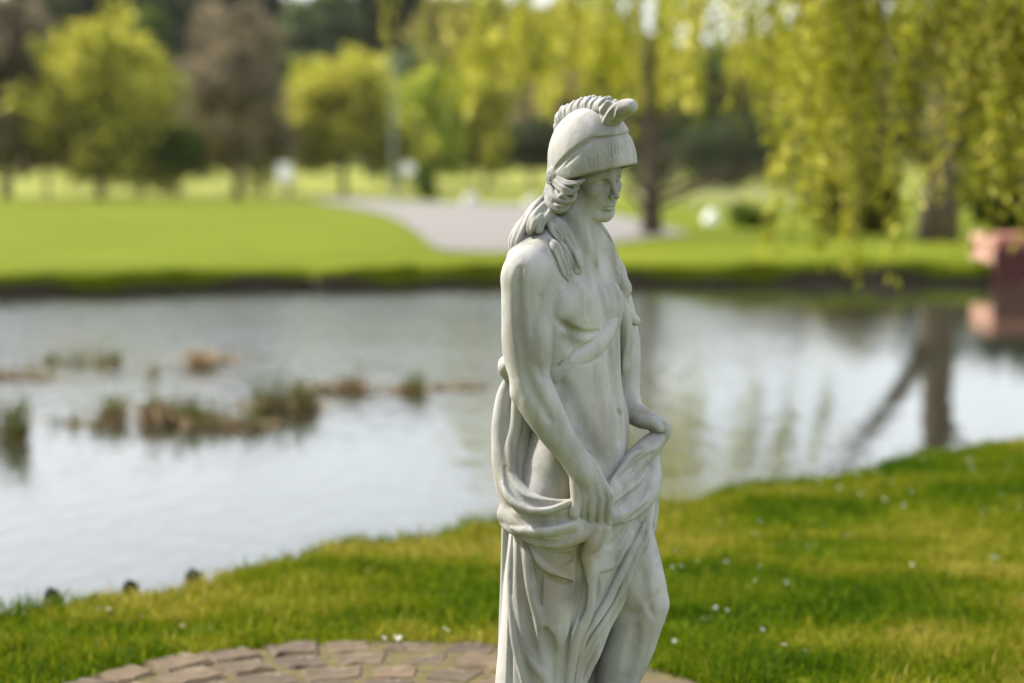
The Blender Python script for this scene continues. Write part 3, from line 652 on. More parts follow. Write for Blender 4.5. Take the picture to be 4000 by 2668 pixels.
# the willow of the near bank: its trunk stands to the right, its boughs hang into view over the water
def near_willow():
    q = np.random.default_rng(77); bx, by = 8.6, 13.2
    root = empty('overhanging_willow', (bx, by, 0), 'golden weeping willow whose boughs hang over the water at the right', 'tree')
    g, tips = limbs((0, 0, 0), 7.0, .32, 5, 2.5, 5); parts = [g]
    boughs = [[(0, 0, 3.6), (-2.2, .3, 4.6), (-4.2, .6, 4.7), (-5.6, .8, 4.1), (-6.4, 1.0, 3.4)], [(0, 0, 4.0), (-1.8, 1.6, 5.0), (-4.2, 3.4, 5.1), (-6.0, 4.8, 4.7), (-7.4, 5.6, 4.0)], [(0, 0, 3.2), (-1.6, -.2, 4.0), (-3.6, -.2, 4.1), (-5.0, -.1, 3.5)],
              [(0, 0, 4.4), (-1.4, 3.0, 5.2), (-3.4, 6.0, 5.2), (-5.4, 8.4, 4.6)], [(0, 0, 3.8), (-2.4, 1.2, 4.2), (-4.6, 2.2, 4.0), (-5.8, 2.6, 3.3)], [(0, 0, 4.8), (-2.6, 5.0, 5.8), (-5.6, 8.4, 5.6), (-8.2, 10.0, 4.8), (-9.4, 10.6, 4.0)]]
    C = []; T = []; tw = []
    for bi, b in enumerate(boughs):
        path = catmull(b, 8); n = len(path); parts.append(tube([tuple(p) for p in path], list(np.linspace(.11, .012, n)), 6))
        for i in range(9, n):
            for _ in range((18, 6, 20, 11, 15, 6)[bi]):
                p = path[i]+q.normal(0, .5, 3)*np.array([1, 1, .25]); X, Y = bx+p[0], by+p[1]; u = 2000+7777*X/Y
                if u > 5600 or (u < 3200 and q.random() < .5) or (3400 < u < 3800 and q.random() < .45): continue
                lo = (1.45 if q.random() < .7 else 1.0) if u > 3050 else 1.75 if u > 2500 else 2.1
                end = max(lo+q.exponential(.35)-.25+ (0 if u > 3050 else .25), p[2]-q.uniform(1.0, 3.6)); L = p[2]-end
                if L < .2 or (3470 < u < 3830 and end < 1.9 and q.random() < .75): continue
                m_ = int(L/.05); t = np.linspace(0, 1, m_); sw = q.normal(0, .18, 2)
                line = np.stack([p[0]+sw[0]*t**1.5+q.normal(0, .018, m_)-.15*t, p[1]+sw[1]*t**1.5+q.normal(0, .018, m_), p[2]-L*t], 1)
                C.append(line); T.append(np.full(m_, np.clip(q.normal(.5, .24), 0, 1)))
                if q.random() < .5: tw.append(tube([tuple(line[0]), tuple(line[m_//2]), tuple(line[-1])], [.006, .004, .002], 4, False))
    mesh_obj('trunk', *join(parts), M_bark, root, True); tag(mesh_obj('twigs', *join(tw), M_bark, root), kind='stuff')
    P, F, T = leaf_cloud(np.concatenate(C), 2, np.array([.035, .035, .03]), .030, np.concatenate(T), .18, 1.2, 2.8)
    mesh_obj('leaves', P, F, LEAF['willow'], root, False, T)
near_willow()
# unseen evergreens added to keep sky light off the statue's camera side
for i, (x, y, H, w, lab) in enumerate(((-3.6, -5.6, 13, 6.0, 'tall garden evergreen behind the viewpoint'), (-7.0, -2.4, 13, 6.0, 'tall garden evergreen left of the viewpoint'), (-10.0, .8, 11, 5.0, 'tall garden evergreen by the left end of the near bank'))):
    tree('sky_block_evergreen', lab, x, y, 0, H, w, .2, 'evergreen', 95+i, n=170, per=90, leaf=.34, shape=.3)
# ------------------------------------------------------------------ things on the far side
M_white = plain('white_paint', (.78, .78, .76), .5, .05, 5, 0); M_metal = plain('pale_metal', (.16, .20, .17), .45, .1, 5, 0); M_wood = plain('grey_timber', (.42, .39, .33), .85, .2, 5, .3)
def gpos(u, d): return Vector((at(u, d), d, far_z(d)))
p = gpos(1114, 200); r = empty('notice_board', p, 'white notice board on two posts at the field edge', 'sign')
mesh_obj('panel', *box((0, 0, 2.8), (1.45, .08, 1.8), .01), M_white, r)
for s in (-1, 1): mesh_obj('post', *box((s*.6, .10, 1.9), (.12, .12, 3.8), .008), M_wood, r)
p = gpos(1596, 190); r = empty('round_sign', p, 'pale round sign on a thin post right of the tall pole', 'sign')
P, F = tube([(0, -.04, 3.1), (0, .0, 3.1)], [.62, .62], 24); mesh_obj('disc', P, F, M_white, r); mesh_obj('post', *tube([(0, .06, -.2), (0, .06, 3.6)], [.05, .05], 8), M_metal, r)
p = gpos(1540, 190); r = empty('utility_pole', p, 'tall pale green pole standing left of the lime tree', 'pole')
mesh_obj('post', *tube([(0, 0, -.4), (0, 0, 7), (.02, 0, 13.6)], [.20, .17, .12], 10), M_metal, r); mesh_obj('crossarm', *box((0, -.2, 12.8), (2.6, .14, .14), .01), M_metal, r)
for s in (-1.1, 0, 1.1): mesh_obj('insulator', *tube([(s, -.2, 12.86), (s, -.2, 12.96), (s, -.2, 13.06)], [.04, .06, .03], 8), M_white, r)
def boulder(u, d, s, label, m, cat='boulder'):
    bm = bmesh.new(); bmesh.ops.create_icosphere(bm, subdivisions=3, radius=1)
    k = rnd.random()*9
    for v in bm.verts:
        c = v.co; f = 1+.16*math.sin(c.x*3+k)*math.cos(c.y*2.6+k)+.10*math.sin(c.z*5+c.x*4+k); v.co = Vector((c.x*f*s[0], c.y*f*s[1], max(-.3, c.z*f)*s[2]+s[2]*.25))
    P = [v.co.copy() for v in bm.verts]; F = [tuple(v.index for v in f.verts) for f in bm.faces]; bm.free()
    o = mesh_obj('boulder', P, F, m, None, True); o.location = gpos(u, d) if not isinstance(d, Vector) else d; tag(o, label, cat); return o
M_pale = plain('pale_rock', (.50, .49, .46), .85, .2, 4, .4); M_pink = plain('pink_rock', (.36, .27, .23), .9, .25, 4, .5)
boulder(1837, 150, (.6, .55, .7), 'pale grey boulder beside the drive left of the statue', M_pale)
boulder(2076, 130, (.5, .48, .5), 'pale boulder on the grass behind the statue neck', M_pale)
boulder(2773, 66, (.25, .25, .36), 'white boulder right of the slim willow trunk', M_white)
tree('conifer_bush', 'small dark conical bush by the drive', at(1667, 200), 200, far_z(200), 3.6, 2.4, .05, 'green', 71, n=60, per=40, leaf=.26, shape=2.2)
tree('low_shrub', 'low dark green shrub on the grass between the willows', at(2930, 58), 58, 0, .62, 1.7, .02, 'green', 72, n=50, per=40, leaf=.10)
tree('dark_shrub', 'large blackish shrub at the right edge behind the brick wall', at(4010, 47), 47, 0, 2.3, 3.4, .1, 'dark', 73, n=150, per=60, leaf=.16)
tree('dark_shrub', 'olive shrub left of the thick willow trunk', at(3360, 52), 52, 0, 2.2, 3.0, .1, 'olive', 74, n=110, per=50, leaf=.16)
# pale post and rail fence
r = empty('rail_fence', gpos(2840, 100), 'pale post and rail fence across the field right of the statue', 'fence')
for i in range(7): mesh_obj('post', *box((-4.5+i*1.5, 0, .55), (.10, .10, 1.3), .01), M_wood, r)
for i in range(6):
    for z in (.5, 1.0): mesh_obj('rail', *box((-3.75+i*1.5, -.07, z), (1.48, .04, .12), .008), M_wood, r)
# brick abutment at the water
m, n, l, b = mat('red_brick'); br = n.new('ShaderNodeTexBrick'); br.inputs['Scale'].default_value = 4.4; br.inputs['Color1'].default_value = (.30, .085, .06, 1); br.inputs['Color2'].default_value = (.38, .13, .09, 1); br.inputs['Mortar'].default_value = (.38, .30, .26, 1); br.inputs['Mortar Size'].default_value = .012
v = coords(n, l); cx = n.new('ShaderNodeSeparateXYZ'); l.new(v, cx.inputs[0]); ad = n.new('ShaderNodeMath'); l.new(cx.outputs[0], ad.inputs[0]); l.new(cx.outputs[1], ad.inputs[1]); cb = n.new('ShaderNodeCombineXYZ'); l.new(ad.outputs[0], cb.inputs[0]); l.new(cx.outputs[2], cb.inputs[1]); l.new(cb.outputs[0], br.inputs['Vector'])
l.new(br.outputs['Color'], b.inputs['Base Color']); b.inputs['Roughness'].default_value = .9
r = empty('brick_wall', (8.12, 33.5, WATER_Z), 'low red brick wall with a dark recess at the right edge of the far bank', 'wall')
mp2 = plain('sunlit_brick', (.40, .225, .18), .9, .15, 9, .3); mr2 = plain('shaded_brick_red', (.075, .018, .014), .8, .25, 5, .2)  # sun and shade put into the colours: pink lit side, dark red shaded front
mesh_obj('side_wall', *box((.10, .92, .165), (.20, 1.6, 1.29), .01), mp2, r); mesh_obj('front_shade_panel', *box((2.3, .05, .04), (4.6, .14, 1.14), .006), mr2, r)
mesh_obj('beam', *box((2.3, .03, .715), (4.62, .18, .20), .012), m, r)
mesh_obj('coping', *box((2.5, .86, .77), (4.56, 1.44, .08), .012), m, r)
for u, v, s, lab in ((2800, 1098, (.34, .3, .26), 'pinkish stone at the far waterline below the slim willow'), (2900, 1106, (.26, .22, .14), 'flat pale pink stone next right along the far waterline'), (3075, 1096, (.26, .2, .16), 'rounded pink stone under the hanging willow leaves'), (3210, 1090, (.20, .2, .14), 'small pink stone farthest right on the far waterline')):
    q = ground_at(u, v, WATER_Z); q.z = WATER_Z-.02; boulder(0, q, s, lab, M_pink, 'stone')
# ------------------------------------------------------------------ spring haze over the whole place
hz = mesh_obj('haze', *box((0, 575, 38), (1000, 1350, 84)), None); hz['kind'] = 'stuff'; hz['label'] = 'thin spring haze over the field'; hz['category'] = 'haze'
m = bpy.data.materials.new('haze'); m.use_nodes = True; m.node_tree.nodes.remove(m.node_tree.nodes['Principled BSDF'])
pv = m.node_tree.nodes.new('ShaderNodeVolumePrincipled'); pv.inputs['Color'].default_value = (.93, .94, .90, 1); pv.inputs['Density'].default_value = .00004; pv.inputs['Anisotropy'].default_value = .35
m.node_tree.links.new(pv.outputs[0], m.node_tree.nodes['Material Output'].inputs['Volume']); hz.data.materials.append(m)
# ------------------------------------------------------------------ statue
# carving units: 1 unit = ST_K metres; u to the right, v down, w towards the viewer's side
def st_world(P):
    P = np.asarray(P, float)
    return np.stack([(P[:, 0]-2000)*ST_K, -P[:, 2]*ST_K, EYE-(P[:, 1]-HOR_V)*ST_K*ST_VS], 1)

def skin(vol, name, mat, parent, smooth=1):
    P, F = vol.net()
    if smooth:                                   # one light relaxation takes the grid steps out
        for _ in range(smooth):
            S = np.zeros_like(P); n = np.zeros(len(P))
            for a, b in ((0, 1), (1, 2), (2, 3), (3, 0)):
                np.add.at(S, F[:, a], P[F[:, b]]); np.add.at(n, F[:, a], 1)
                np.add.at(S, F[:, b], P[F[:, a]]); np.add.at(n, F[:, b], 1)
            P = P+.5*(S/np.maximum(n, 1)[:, None]-P)
    P = st_world(P)
    me = bpy.data.meshes.new(name)
    me.vertices.add(len(P)); me.vertices.foreach_set('co', P.astype(f32).ravel())
    me.loops.add(F.size); me.loops.foreach_set('vertex_index', F.astype(np.int32).ravel())
    me.polygons.add(len(F)); me.polygons.foreach_set('loop_start', np.arange(0, F.size, 4, dtype=np.int32))
    me.update(calc_edges=True); me.validate()
    me.polygons.foreach_set('use_smooth', np.ones(len(F), bool))
    me.materials.append(mat)
    o = bpy.data.objects.new(name, me); COL.objects.link(o); o.parent = parent
    return o
class Frame:
    """head frame: x towards the near side, y up, z where the face looks"""
    def __init__(s, c, yaw, pitch, roll):
        y, p, r = map(math.radians, (yaw, pitch, roll))
        F0 = np.array([math.sin(y), 0, math.cos(y)]); R0 = np.array([-math.cos(y), 0, math.sin(y)]); U0 = np.array([0, 1., 0])
        F = F0*math.cos(p)-U0*math.sin(p); U = U0*math.cos(p)+F0*math.sin(p)
        s.X = R0*math.cos(r)-U*math.sin(r); s.Y = U*math.cos(r)+R0*math.sin(r); s.Z = F
        for a in (s.X, s.Y, s.Z): a[1] *= -1
        s.c = np.array(c, float); s.M = np.array([s.X, s.Y, s.Z])
    def p(s, x, y, z): return s.c+x*s.X+y*s.Y+z*s.Z
    def ell(s, V, c, r, k=10, mode='+', tilt=None):
        M = s.M
        if tilt is not None:
            M = np.array(Matrix.Rotation(math.radians(tilt[1]), 3, tilt[0])) @ s.M
        V.ell(s.p(*c), r, k, mode, M, True)
    def chain(s, V, P, k=8, mode='+', n=5): V.chain([(*s.p(*r[:3]), r[3]) for r in P], k, mode, n, True)

def carve_body(H):
    B = Vol(axis(1945, 2640, ST_G, (2225, 2440, ST_GF)), axis(600, 2900, ST_G, (660, 880, ST_GF)), axis(-300, 330, ST_G, (-40, 150, ST_GF)))
    # --- trunk
    B.loft([(985, 2235, 0, 150, 75), (1060, 2230, 0, 225, 105), (1150, 2228, 0, 240, 128), (1250, 2236, 2, 232, 138), (1350, 2246, 2, 212, 138),
            (1450, 2258, 2, 196, 136), (1530, 2270, 5, 188, 136), (1610, 2280, 8, 194, 148), (1700, 2268, 8, 212, 168), (1800, 2238, 8, 222, 190),
            (1900, 2232, 8, 228, 196), (2000, 2235, 8, 220, 185)], k=10, p=2.15)
    B.trunk = B.snap()
    # neck, trapezius, shoulders
    B.chain([(2268, 790, 0, 80), (2246, 900, 0, 84), (2238, 1000, 0, 98)], 25)
    B.chain([(2215, 870, -10, 55), (2140, 960, 70, 62), (2075, 1040, 140, 70)], 45)
    B.chain([(2260, 880, -20, 50), (2330, 960, -90, 60), (2370, 1050, -150, 60)], 45)
    B.chain([(2180, 850, -50, 60), (2100, 930, 0, 66), (2040, 1010, 70, 62)], 40)
    B.ell((2058, 1085, 165), (100, 118, 100), 40)
    B.ell((2368, 1085, -165), (72, 90, 80), 40)
    # near arm
    B.chain([(2056, 1090, 165, 96), (2054, 1200, 172, 94), (2058, 1310, 176, 93), (2064, 1410, 182, 84), (2072, 1500, 190, 76)], 8, '+', 12)
    B.chain([(2074, 1490, 190, 78), (2100, 1560, 200, 80), (2155, 1650, 218, 74), (2222, 1750, 236, 61), (2278, 1832, 244, 52)], 8, '+', 12)
    B.ell((2096, 1330, 212), (54, 120, 56), 18)          # biceps
    B.ell((2002, 1330, 150), (40, 130, 62), 18)          # triceps
    B.ell((2030, 1535, 190), (34, 40, 40), 25)           # elbow
    B.chain([(2110, 1480, 225, 40), (2150, 1570, 250, 40), (2196, 1660, 256, 34), (2246, 1765, 262, 26)], 16)
    # far arm
    B.chain([(2375, 1090, -170, 75), (2412, 1220, -185, 72), (2434, 1340, -190, 70), (2440, 1450, -185, 66), (2444, 1530, -168, 60), (2468, 1595, -130, 50), (2510, 1628, -90, 42)], 20)
    # near hand
    B.chain([(2270, 1815, 236, 52), (2300, 1870, 244, 50)], 25)
    W = [(2286, 1950, 2282, 2022), (2318, 1958, 2312, 2036), (2350, 1952, 2344, 2042), (2382, 1934, 2376, 2040)]
    for i, (a, b, c, d) in enumerate(W):
        B.chain([(2276+i*18, 1850, 252-abs(i-1.2)*5, 24), ((2276+i*18+a)/2+2, 1900, 266-abs(i-1.2)*6, 23), (a, b, 272-abs(i-1.2)*7, 20)], 10)
        B.chain([(a, b, 272-abs(i-1.2)*7, 19), ((a+c)/2, (b+d)/2, 270-abs(i-1.2)*7, 17), (c, d, 252-abs(i-1.2)*6, 16)], 5)
        B.chain([(c, d, 252-abs(i-1.2)*6, 16), (c+4, d+10, 225, 15), (c+4, d-10, 205, 14)], 4)
    B.chain([(2258, 1850, 240, 32), (2252, 1900, 254, 24), (2252, 1955, 270, 21), (2246, 1998, 282, 22), (2246, 2012, 282, 19)], 8)
    # far fist, back of the hand up, cloth in the grip
    B.chain([(2500, 1622, -95, 40), (2540, 1640, -70, 36), (2570, 1662, -50, 34)], 20)
    for i in range(4):
        B.chain([(2535+i*6, 1628+i*4, -95+i*22, 18), (2572+i*9, 1640+i*5, -92+i*22, 19), (2597+i*3, 1678+i*6, -88+i*20, 18), (2585-i*2, 1712+i*6, -80+i*16, 17), (2555, 1718+i*6, -75+i*14, 16)], 8)
    B.chain([(2505, 1640, -55, 26), (2535, 1648, -28, 22), (2562, 1652, -15, 20), (2580, 1672, -12, 17)], 10)
    # --- far leg, bare
    B.chain([(2330, 1930, -60, 150), (2400, 2060, -40, 146), (2452, 2190, -10, 134), (2498, 2300, 20, 112), (2528, 2375, 35, 90), (2502, 2450, 25, 92), (2466, 2540, 0, 98), (2422, 2660, -30, 88), (2395, 2780, -50, 56), (2390, 2860, -55, 48)], 25, '+', 12)
    B.ell((2576, 2368, 62), (44, 50, 40), 22)            # knee cap
    B.ell((2560, 2300, 55), (40, 60, 40), 30)
    B.ell((2548, 2425, 62), (30, 30, 30), 22)
    B.chain([(2395, 2858, -55, 46), (2450, 2880, -15, 38), (2500, 2886, 20, 28)], 20)
    B.ell((2466, 2395, 8), (88, 80, 80), 30)
    # near leg, mostly under the cloth
    B.chain([(2150, 1950, 80, 145), (2165, 2200, 110, 125), (2180, 2420, 120, 95), (2150, 2650, 70, 85), (2150, 2860, 60, 50)], 25)
    B.chain([(2150, 2862, 60, 42), (2210, 2880, 110, 36), (2250, 2886, 140, 26)], 20)
    # --- trunk relief, laid on the surface
    def blob(u, v, r, out, k=25, yaw=45):
        h = B.surf(u, v); y = math.radians(yaw)
        M = [(-math.cos(y), 0, math.sin(y)), (0, 1, 0), (math.sin(y), 0, math.cos(y))]
        B.ell((u, v, h-(r[2]-out)), r, k, '+', M)
    blob(2275, 1195, (122, 96, 50), 20, 30, 40)
    blob(2392, 1190, (60, 88, 40), 14, 25, 60)
    B.groove([(2330, 1040, 12), (2345, 1110, 16), (2360, 1190, 18), (2374, 1260, 18), (2380, 1300, 12)], .5, 22)
    B.groove([(2172, 1240, 8), (2200, 1266, 13), (2240, 1290, 15), (2285, 1300, 11), (2335, 1292, 8)], .35, 14)
    B.ell((2287, 1247, B.surf(2287, 1247)-3), (8, 8, 6), 8)
    B.chain([(2176, 1110, 236, 6), (2166, 1150, 226, 13), (2162, 1220, 214, 16), (2162, 1330, 206, 14), (2160, 1440, 200, 12)], 10, '-')
    B.groove([(2378, 1320, 12), (2392, 1400, 16), (2404, 1480, 16), (2414, 1560, 14), (2424, 1640, 12), (2425, 1720, 8)], .72, 30)
    B.ell((2420, 1607, B.surf(2420, 1607)+3), (10, 15, 14), 8, '-')
    B.groove([(2185, 1500, 20), (2225, 1580, 30), (2290, 1700, 34), (2350, 1800, 30)], .82, 50)
    B.groove([(2158, 1438, 4), (2200, 1404, 5), (2260, 1368, 5), (2320, 1322, 4), (2352, 1280, 3)], -.1, 3)
    B.groove([(2230, 1330, 20), (2290, 1370, 24), (2340, 1375, 20)], .82, 40)
    # neck cords and the pit of the throat
    B.chain([(2228, 830, 66, 14), (2264, 900, 64, 18), (2296, 965, 58, 15), (2318, 1020, 30, 10)], 30)
    B.chain([(2312, 872, 34, 10), (2316, 930, 36, 14), (2322, 1000, 40, 8)], 26)
    # arm relief
    B.groove([(2030, 1050, 12), (2022, 1130, 18), (2024, 1220, 20), (2034, 1320, 18), (2050, 1410, 12)], .72, 24)
    B.groove([(2112, 1160, 12), (2100, 1220, 18), (2082, 1290, 14)], .78, 26)
    B.groove([(2046, 1430, 12), (2060, 1485, 18), (2092, 1550, 16), (2150, 1640, 10)], .68, 22)
    B.groove([(2105, 1430, 12), (2122, 1462, 14), (2140, 1472, 10)], .6, 20)
    B.groove([(2575, 2325, 10), (2546, 2370, 14), (2562, 2420, 10)], .55, 18)
    B.groove([(2492, 2470, 14), (2480, 2560, 20), (2455, 2660, 18)], .75, 35)
    B.groove([(2520, 2240, 16), (2530, 2300, 18), (2524, 2350, 14)], .75, 30)
    # --- head
    E, C = H.ell, H.chain
    E(B, (0, 40, -10), (108, 125, 128), 10)
    E(B, (0, -45, 28), (90, 118, 88), 30)
    for s in (1, -1):
        C(B, [(s*72, -70, -5, 22), (s*62, -110, 28, 22), (s*34, -140, 70, 20), (0, -146, 80, 19)], 20)
        E(B, (s*(62 if s > 0 else 56), -38, 72), (25, 22, 24), 22)                       # cheek bones
    E(B, (0, -142, 88), (24, 20, 19), 10)                              # chin
    E(B, (0, -88, 88), (36, 32, 24), 18)                               # round of the mouth
    for s in (1, -1):
        E(B, (s*45, -3, 121), (32, 23, 37), 8, '-')
        C(B, [(s*78, 8, 68, 11), (s*54, 22, 95, 11), (s*24, 18, 108, 10), (s*6, 12, 110, 9)], 12)
    C(B, [(0, 22, 108, 13), (0, -4, 118, 11), (0, -32, 130, 11), (0, -56, 141, 12.5)], 7)
    for s in (1, -1):
        E(B, (s*13, -60, 126), (10, 9, 14), 6)
        E(B, (s*46, -5, 79), (27, 21, 22), 2)                          # eyeball
        C(B, [(s*76, -8, 76, 4), (s*64, 6, 93, 5.5), (s*46, 12, 101, 5.5), (s*29, 5, 98, 4.5), (s*20, -8, 92, 3)], 2)
        C(B, [(s*74, -11, 78, 3.5), (s*60, -20, 91, 4), (s*44, -23, 96, 4), (s*26, -16, 93, 3.5)], 3)
        E(B, (s*6.5, -69, 132), (4, 4, 6), 3, '-')
        C(B, [(s*20, -62, 121, 2.5), (s*27, -73, 114, 2.5), (s*32, -83, 109, 1.5)], 12, '-')
    C(B, [(-28, -101, 100, 3.5), (-14, -96, 112, 6), (0, -96, 116, 6), (14, -96, 112, 6), (28, -101, 100, 3.5)], 6)
    C(B, [(-25, -105, 100, 4.5), (-12, -110, 110, 7), (0, -112, 113, 8), (12, -110, 110, 7), (25, -105, 100, 4.5)], 7)
    C(B, [(-32, -103, 99, 2.2), (-16, -102, 116, 2.6), (0, -104, 121, 2.6), (16, -102, 116, 2.6), (32, -103, 99, 2.2)], 4, '-')
    C(B, [(-14, -128, 113, 5), (0, -130, 117, 6), (14, -128, 113, 5)], 10, '-')
    return B

def carve_helmet(H):
    V = Vol(axis(2110, 2520, ST_GF), axis(380, 760, ST_GF), axis(-200, 270, ST_GF))
    E, C = H.ell, H.chain
    u, v, w = V.pts((slice(None),)*3)
    x, y, z = (sum(a*f32(m) for a, m in zip((u-f32(H.c[0]), v-f32(H.c[1]), w-f32(H.c[2])), ax)) for ax in (H.X, H.Y, H.Z))
    q = np.sqrt((x/f32(156))**2+((y-62)/f32(200))**2+((z+8)/f32(178))**2)
    dome = (q-1)*f32(156)
    V.D = np.minimum(V.D, dome)
    E(V, (0, -10, -78), (122, 90, 112), 30)             # neck guard
    V.D = smax(V.D, -(y-f32(24)-z*f32(.37))-np.maximum(-z-15, 0)*f32(1.6), 8)
    # raised visor, flaring out from its upper edge to the rim
    up = y-f32(64)-z*f32(.98)+np.maximum(z-105, 0)*f32(.6)
    lo = -(y-f32(2)-z*f32(.37))
    flare = f32(4)+f32(9)*np.clip(up/f32(-115), 0, 1)**f32(.8)
    vis = smax(smax(dome-flare, up*f32(.75), 7), lo*f32(.93), 9)
    vis = smax(vis, -(dome+f32(3)), 3)
    V.D = smin(V.D, vis, 3)
    cp = smax(dome-f32(9)*np.clip((z+90)/f32(110), 0, 1), -(y-f32(86)-z*f32(.98)+np.maximum(z-95, 0)*f32(.9))*f32(.72), 8)
    V.D = smin(V.D, cp, 4)
    E(V, (0, -26, 26), (126, 150, 146), 4, '-')         # hollow for the head
    # strap fold above the visor, running up to the plume
    for s in (1, -1):
        C(V, [(s*166, 66, 22, 7), (s*146, 124, 72, 9), (s*116, 168, 100, 9), (s*78, 202, 116, 8)], 7, '-')
        E(V, (s*150, 0, -62), (18, 42, 34), 12)         # ear boss with its ring
        C(V, [(s*168, 4+16*math.cos(t), -62+13*math.sin(t), 3.2) for t in np.linspace(0, 6.283, 9)], 2, '-', 3)
    C(V, [(174, -24, -40, 5), (172, -8, -10, 7), (168, 22, 10, 6)], 5, '-')
    for i in range(13):                                 # upright scratches in the visor
        uu = 2262+i*13.5+((i*37) % 7-3); v0 = 552+max(0, (2390-uu)*.42)+((i*53) % 17); v1 = min(v0+18+((i*47) % 61), 648)
        V.chain(V.on([(uu, v0, 1.2), (uu+((i*13) % 5-2), (v0+v1)/2, 2.0+.3*(i % 3)), (uu+3, v1, 1.2)], .3), 2, '-', 2)
    return V

def carve_crest(H):
    V = Vol(axis(2150, 2530, ST_GF), axis(350, 540, ST_GF), axis(-230, 310, ST_GF))
    C = H.chain
    arc = [(-204, 152), (-206, 190), (-190, 226), (-158, 252), (-118, 272), (-76, 290), (-28, 304), (24, 312), (76, 318)]
    mid = []
    for i, (a, b) in enumerate(arc):
        n = np.array([a+10, b-62.]); n /= np.linalg.norm(n); mid.append((0, b-44*n[1], a-44*n[0], 33))
    C(V, mid+[(0, 262, 104, 34)], 10)
    A = catmull([(a, b, 0) for a, b in arc], 3)         # combed lobes on both sides
    for i, (a, b, _) in enumerate(A):
        n = np.array([a+10, b-62.]); n /= np.linalg.norm(n); j = ((i*37) % 11-5)*.9
        for s in (1, -1):
            t = a*.04+((i*61) % 7-3)*2
            C(V, [(s*30, b-52*n[1], a-52*n[0]+t, 5), (s*25, b-27*n[1]+j, a-27*n[0]-2, 8+j*.5), (s*10, b-8*n[1]+j, a-8*n[0]+3-t*.4, 8+j*.3)], 4)
    # plume curling out over the brow
    C(V, [(0, 238, 92, 40), (0, 262, 126, 38), (0, 285, 162, 35), (0, 297, 188, 31), (0, 300, 204, 27)], 12)
    for s in (1, -1):
        C(V, [(s*24, 214, 92, 22), (s*28, 248, 118, 20), (s*22, 280, 160, 22), (s*10, 302, 196, 20)], 10)
        C(V, [(s*26, 272, 84, 17), (s*20, 298, 102, 14)], 8)
        C(V, [(s*52, 226, 84, 8), (s*50, 258, 100, 11), (s*34, 304, 112, 9)], 8, '-')
        C(V, [(s*56, 216, 118, 17), (s*54, 254, 140, 20), (s*44, 298, 154, 13)], 8, '-')
    return V

